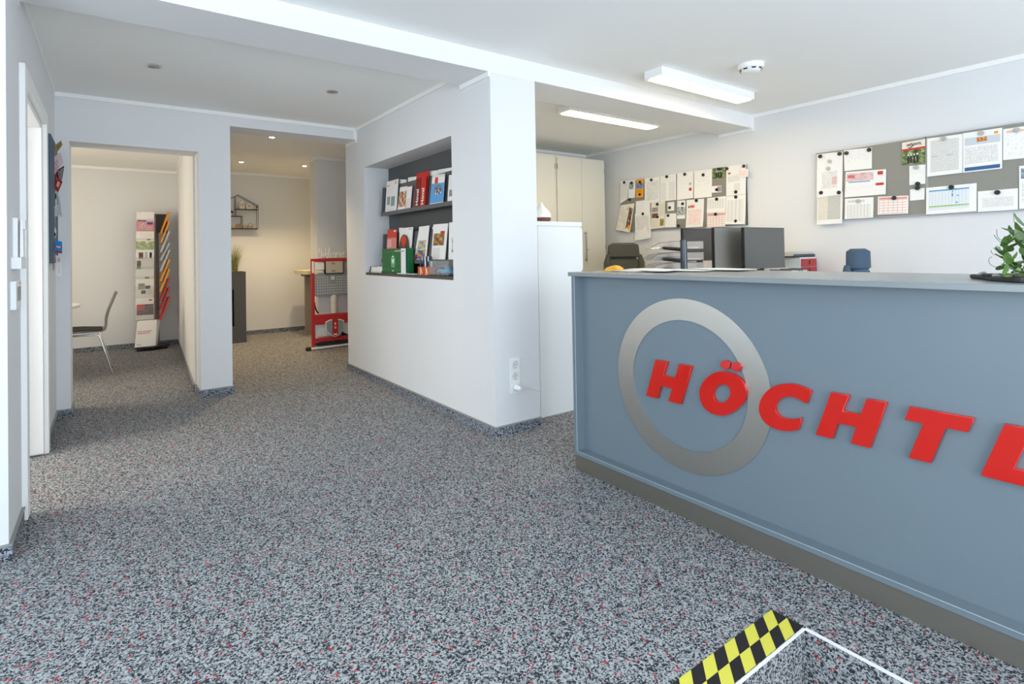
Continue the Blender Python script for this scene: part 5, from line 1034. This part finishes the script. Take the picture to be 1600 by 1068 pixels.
for k, z in enumerate((1.038, 1.118, 1.205)):
    m = MB()
    def pl(p, q): b = len(m.v); m.v += p; m.face([b, b + 1, b + 2, b + 3], M_smoke)
    L0, L1, D0, D1 = -.13, .25, 0.0, .24
    m.hexa([T3(L0, D0, z), T3(L1, D0, z), T3(L1, D1, z), T3(L0, D1, z), T3(L0, D0, z + .004), T3(L1, D0, z + .004), T3(L1, D1, z + .004), T3(L0, D1, z + .004)], M_smoke)
    for d_ in (D0, D1 - .003):
        m.prism([(L0 - .03, z + .018), (L0 + .0, z + .002), (L1, z + .002), (L1, z + .062), (L0 + .12, z + .062), (L0 + .02, z + .048)], lambda u, v, a: T3(u, a, v), d_, d_ + .003, M_smoke)
    m.hexa([T3(L1 - .003, D0, z), T3(L1, D0, z), T3(L1, D1, z), T3(L1 - .003, D1, z), T3(L1 - .003, D0, z + .062), T3(L1, D0, z + .062), T3(L1, D1, z + .062), T3(L1 - .003, D1, z + .062)], M_smoke)
    m.build('tray', tt)
    m = MB(); m.tube([T3(-.03, -.008, z + .012), T3(-.10 + .03, -.02, z + .012), (3.60, 2.515, z - .004)], [.006, .014, .016], C_blk, 10); m.build('clamp', tt)
    m = MB(); m.tube([T3(L0 - .03, -.001, z + .018), T3(L0 + .02, -.001, z + .048), T3(L0 + .12, -.001, z + .062), T3(L1, -.001, z + .062)], .0018, Mw, 5); m.build('rim', tt)
for k, (z, c_, l, a0, a1, h) in enumerate(((1.2095, M_paper, 'white papers in the top tray of the letter tray tower', -.10, .22, .016), (1.1225, mat('folder_dark', '#3a4150', .5), 'dark folder in the middle tray of the letter tray tower', -.08, .10, .028), (1.1225, M_paper, 'white papers in the middle tray, beside the dark folder', .11, .23, .012), (1.0425, M_paper, 'white papers in the lowest tray of the letter tray tower', -.10, .22, .014))):
    m = MB(); m.hexa([T3(a0, .01, z), T3(a1, .01, z), T3(a1, .22, z), T3(a0, .22, z), T3(a0 + .02, .012, z + h), T3(a1 - .004, .012, z + h * .9), T3(a1 - .01, .21, z + h * .8), T3(a0 + .03, .21, z + h)], c_)
    tag(recenter(m.build('paper_stack')), l, 'papers', 'paper stacks in the letter trays')
t_ = thing('drawer_unit', 'white desktop drawer unit with red drawers against the office wall', 'drawer unit', (5.09, 2.41, .73))
m = MB(); m.box(4.95, 5.24, 2.305, 2.54, .73, 1.117, M_whitef); m.build('body', t_, bevel=.002)
Mr2 = mat('drawer_red', '#b8323a', .45)
for k in range(5):
    z = .745 + k * .0725
    m = MB(); m.box(4.962, 5.228, 2.295, 2.305, z, z + .068, Mr2); d_ = m.build('drawer', t_, bevel=.002)
    m = MB(); m.box(5.085, 5.105, 2.293, 2.296, z + .018, z + .055, C_blk); m.build('finger_slot', d_)
t_ = thing('desk_tray', 'flat dark letter tray with papers lying on the white drawer unit', 'letter tray', (5.0, 2.43, 1.117))
m = MB(); m.box(4.86, 5.235, 2.31, 2.53, 1.117, 1.128, C_blk); m.box(4.86, 5.235, 2.31, 2.316, 1.128, 1.145, mat('tray_slate', '#3c4a5c', .4)); m.build('tray', t_)
m = MB(); m.box(4.88, 5.225, 2.318, 2.52, 1.128, 1.165, mat('paper_pile', '#c9c7be', .7, var=.2, bscale=300)); m.build('papers', t_)
t_ = thing('desk_organizer', 'cream desk organizer with dark dividers just below the front right monitor', 'organizer', (4.5, 2.22, .73))
m = MB(); m.box(4.30, 4.80, 2.18, 2.27, .73, 1.015, M_cream); m.build('box', t_, bevel=.002)
for x in (4.36, 4.52, 4.66, 4.70):
    m = MB(); m.box(x, x + .006, 2.175, 2.262, 1.0, 1.032, M_dgrey); m.build('divider', t_)

def office_chair(x, y, ang, ztop, col, label, w_=.42):
    t_ = thing('office_chair', label, 'office chair', (x, y, 0), 'upholstered swivel chairs behind the counter')
    ca, sa = math.cos(ang), math.sin(ang)
    P = lambda u, v, z: (x + u * ca - v * sa, y + u * sa + v * ca, z)      # u = width, v = towards the back
    Mf = mat('fabric_' + col[1:], col, .9, bump=.4, bscale=500, var=.12)
    def pad(z0, z1, wt, wb, v0, th, name, bow=.03, m_=Mf, n=8, kk=10):
        m = MB(); rows = []
        for j in range(n + 1):
            f_ = j / n; z = z0 + (z1 - z0) * f_; w2 = (wb + (wt - wb) * f_) / 2
            rnd = 1 - max(0, (abs(f_ - .5) - .32) / .18) ** 2 * .28
            row = []
            for k in range(kk * 2):
                a = 2 * math.pi * k / (kk * 2); cx_ = math.copysign(abs(math.cos(a)) ** .45, math.cos(a)); sy_ = math.copysign(abs(math.sin(a)) ** .6, math.sin(a))
                e_ = 1 - max(0, (abs(f_ - .5) - .4) / .1) ** 2 * .55
                row.append(len(m.v)); m.v.append(P(cx_ * w2 * rnd, v0 + bow * (1 - (cx_ * .9) ** 2) + sy_ * th / 2 * e_ - .05 * f_ * 0, z))
            rows.append(row)
        for j in range(n):
            for k in range(kk * 2): l = (k + 1) % (kk * 2); m.face([rows[j][k], rows[j][l], rows[j + 1][l], rows[j + 1][k]], m_)
        m.face(rows[0][::-1], m_); m.face(rows[-1], m_)
        return m.build(name, t_, smooth=True)
    pad(ztop - .17, ztop, w_ * .9, w_, .03, .10, 'headrest')
    pad(ztop - .62, ztop - .15, w_ * 1.0, w_ * 1.08, .045, .085, 'backrest')
    for s_ in (-1, 1):
        m = MB(); m.tube([P(s_ * w_ * .48, .02, ztop - .13), P(s_ * w_ * .53, .015, ztop - .22), P(s_ * w_ * .55, .01, ztop - .45)], [.022, .034, .03], Mf, 12); m.build('side_bolster', t_, smooth=True)
    m = MB(); m.prism([(-.25, -.5), (.25, -.5), (.26, -.05), (-.26, -.05)], lambda u, v, a: P(u, v, a), .43, .52, Mf); m.build('seat', t_, bevel=.03)
    m = MB(); m.tube([P(0, -.26, .43), P(0, -.26, .10)], .025, M_black, 14); m.build('gas_lift', t_)
    m = MB(); m.tube([P(0, -.2, .44), P(0, .09, .46), P(0, .10, ztop - .4)], .02, M_black, 8); m.build('back_bracket', t_)
    for k in range(5):
        a = k * 2 * math.pi / 5; p1 = (.27 * math.cos(a), -.26 + .27 * math.sin(a))
        m = MB(); m.tube([P(0, -.26, .11), P(p1[0], p1[1], .07)], [.024, .016], M_black, 8); l_ = m.build('base_arm', t_)
        m = MB(); c_ = P(p1[0], p1[1], .028); m.cyl((c_[0] - .012, c_[1], c_[2]), .028, .024, C_blk, 12, 'x'); m.build('castor', l_)
office_chair(4.66, 4.00, math.radians(-35 + 0), 1.287, '#4d4f45', 'dark olive upholstered office chair near the tall cream cabinets', .36)
office_chair(4.83, 1.86, math.radians(-35 + 180 + 30), 1.186, '#44576b', 'blue-grey upholstered office chair right of the monitors', .235)

# papers and bag on the counter
GC = 'papers spread on the counter top'
def flat(q, z, label, prints, curl=.004, base=None, name='paper_sheet', cat='paper'):
    P = [(x, y, z) for x, y in q]; o_ = sheet(name, *P, prints, base, nrm=(0, 0, 1), nv=3, wave=curl * .3, t=.0006); tag(o_, label, cat, GC); return o_
flat([(2.50, 2.12), (2.52, 1.82), (2.30, 1.80), (2.28, 2.10)], CT + .003, 'white sheet nearest the left end of the counter top', [(.1, .1, .9, .9, T['letter'])])
flat([(2.72, 2.22), (2.76, 1.93), (2.55, 1.90), (2.51, 2.20)], CT + .003, 'white sheet at the rear left of the counter top', [(.1, .1, .9, .9, T['sparse'])])
flat([(2.62, 1.92), (2.66, 1.63), (2.45, 1.60), (2.41, 1.89)], CT + .006, 'overlapping white sheet in the middle of the counter papers', [(.1, .1, .9, .6, T['letter'])])
flat([(2.78, 1.80), (2.79, 1.50), (2.58, 1.49), (2.57, 1.79)], CT + .009, 'white sheet farthest right among the counter papers', [(.1, .1, .9, .8, T['sparse'])])
flat([(2.44, 1.90), (2.42, 1.70), (2.27, 1.70), (2.29, 1.92)], CT + .009, 'small white slip at the front of the counter papers', [(.1, .1, .9, .8, T['sparse'])])
bg_ = MB(); random.seed(3)
n = 14; base_ = len(bg_.v)
My = mat('bag_yellow', '#f2b02a', .5, var=.15, bscale=30)
for j in range(5):
    for i in range(n):
        a = 2 * math.pi * i / n; r = (1.0, 1.03, .85, .5, .12)[j] * (.07 + .016 * math.sin(3 * a + j)); bg_.v.append((2.40 + r * .75 * math.cos(a), 2.13 + r * .75 * math.sin(a), CT + .0008 + (0, .006, .016, .024, .029)[j] + .002 * math.sin(5 * a)*(j > 0)))
for j in range(4):
    for i in range(n): k = (i + 1) % n; bg_.face([j * n + i, j * n + k, (j + 1) * n + k, (j + 1) * n + i], My)
bg_.face(list(range(n))[::-1], My); bg_.face([4 * n + i for i in range(n)], My)
tag(recenter(bg_.build('plastic_bag', smooth=True)), 'crumpled yellow plastic bag at the left end of the counter top', 'bag')

# ------------------------------------------------------------------ plant on the counter
t_ = thing('potted_plant', 'trailing green wax plant growing from a dark slate dish on the counter', 'plant', (2.45, .40, CT))
Ms = mat('slate', '#3b3a38', .75, bump=.8, bscale=60, var=.3)
m = MB(); pts = []
for i in range(26):
    a = 2 * math.pi * i / 26; r = 1 + .06 * math.sin(5 * a) + .04 * math.sin(11 * a + 1); pts.append((2.45 + .245 * r * math.cos(a) * 1.0, .36 + .205 * r * math.sin(a)))
m.prism(pts, lambda u, v, a: (u, v, a), CT + .0005, CT + .014, Ms); sl = m.build('slate_dish', t_, bevel=.004)
m = MB()
for i in range(30):
    a = random.uniform(0, 6.283); x, y = 2.45 + .235 * math.cos(a), .36 + .195 * math.sin(a); r = random.uniform(.006, .012); m.lathe([(r * .6, 0), (r, r * .4), (r * .5, r)], (x, y, CT + .013), Ms if i % 4 else M_cap, 7)
m.build('pebbles', sl, kind='stuff')
Mst = mat('plant_stem', '#6f7a48', .6); Ml1 = mat('leaf_green', '#5f8440', .45, var=.15, bscale=20); Ml2 = mat('leaf_pale', '#a3b391', .5, var=.1, bscale=20); Ml3 = mat('leaf_dark', '#3f6230', .4, var=.15, bscale=20)
random.seed(21)
def leaf(p, d, ln, wd, mm):
    d = Vector(d).normalized(); s_ = d.cross(Vector((0, 0, 1)));
    if s_.length < .1: s_ = Vector((1, 0, 0))
    s_.normalize(); s_ = (s_ + Vector((random.uniform(-.5, .5), random.uniform(-.5, .5), random.uniform(-.6, .6)))).normalized(); s_ = (s_ - d * s_.dot(d)).normalized(); nn = d.cross(s_)
    m = MB(); p = Vector(p); N_ = 6
    for i in range(N_ + 1):
        f_ = i / N_; w_ = wd / 2 * (math.sin(math.pi * min(1, f_ * .94 + .03)) ** .7) * (1.15 - .4 * f_); c_ = p + d * ln * f_ - nn * ln * .18 * (f_ - .3) ** 2
        m.v += [tuple(c_ - s_ * w_ + nn * wd * .10), tuple(c_), tuple(c_ + s_ * w_ + nn * wd * .10)]
    for i in range(N_):
        for k in range(2): a = i * 3 + k; m.face([a, a + 1, a + 4, a + 3], mm)
    m.open = True; m.build('leaf', t_, smooth=True)
def vine(path, nleaf, big=.05):
    q = smooth3(path, 4); m = MB(); m.tube(q, [.0022 - .0014 * i / len(q) for i in range(len(q))], Mst, 6); m.build('stem', t_, smooth=True)
    nleaf = int(nleaf * 1.6); big *= .86
    for i in range(nleaf):
        f_ = .15 + .85 * (i + .5) / nleaf; k = int(f_ * (len(q) - 1)); p = q[k]; tn = (q[min(k + 1, len(q) - 1)] - q[max(k - 1, 0)]).normalized()
        d = tn * .5 + Vector((random.uniform(-1, 1), random.uniform(-1, 1), random.uniform(-.4, .8))); leaf(p, d, big * random.uniform(.8, 1.25), big * random.uniform(.42, .62), random.choice((Ml1, Ml1, Ml2, Ml3, Ml1)))
def smooth3(p, n):
    p = [Vector(a) for a in p]; p = [p[0] * 2 - p[1]] + p + [p[-1] * 2 - p[-2]]; out = []
    for i in range(1, len(p) - 2):
        for s_ in range(n):
            t2 = s_ / n; a, b_, c_, d_ = p[i - 1:i + 3]; out.append(0.5 * ((2 * b_) + (-a + c_) * t2 + (2 * a - 5 * b_ + 4 * c_ - d_) * t2 * t2 + (-a + 3 * b_ - 3 * c_ + d_) * t2 ** 3))
    return out + [p[-2]]
z0 = CT + .012
# local frame: L = towards the picture's left, U = up
Lv = Vector((-.826, .564, 0)); C0 = Vector((2.365, .425, z0))
def V(a, h, b_=0): return tuple(C0 + Lv * a + Vector((.564, .826, 0)) * b_ + Vector((0, 0, h)))
vine([V(-.02, 0), V(.0, .07), V(.015, .13), V(.0, .165)], 7, .055); vine([V(.01, 0), V(.05, .05), V(.075, .09), V(.065, .12)], 7, .05)
vine([V(.02, 0, -.02), V(.07, .03, -.03), V(.10, .05, -.03), V(.115, .035, -.03)], 5, .042); vine([V(.0, 0, .03), V(-.05, .08, .04), V(-.09, .14, .03)], 7, .055)
vine([V(-.05, 0), V(-.10, .06), V(-.14, .12), V(-.17, .13)], 8, .055); vine([V(.03, 0, -.05), V(.08, .02, -.06), V(.12, .01, -.06), V(.135, .012, -.05)], 5, .042)
vine([V(-.03, 0, -.04), V(-.06, .05, -.07), V(-.10, .06, -.09)], 6, .05); vine([V(.02, .0, .02), V(.04, .08, .03), V(.02, .12, .03), V(-.02, .14, .02)], 7, .055)
vine([V(-.12, 0), V(-.18, .05), V(-.23, .07), V(-.26, .05)], 6, .05); vine([V(-.14, 0, .05), V(-.16, .08, .06), V(-.22, .12, .05)], 6, .05)
for pth in ([V(.03, .11), V(.075, .112), V(.095, .125), V(.098, .15)], [V(.06, .065), V(.09, .066), V(.112, .073), V(.118, .085)], [V(.01, .15), V(.03, .155), V(.042, .17), V(.043, .20)], [V(.07, .075), V(.085, .082), V(.092, .095)], [V(.10, .03), V(.12, .04), V(.125, .055), V(.115, .065)]):
    m = MB(); m.tube(smooth3(pth, 4), .0009, Mst, 5); m.build('tendril', t_, smooth=True)
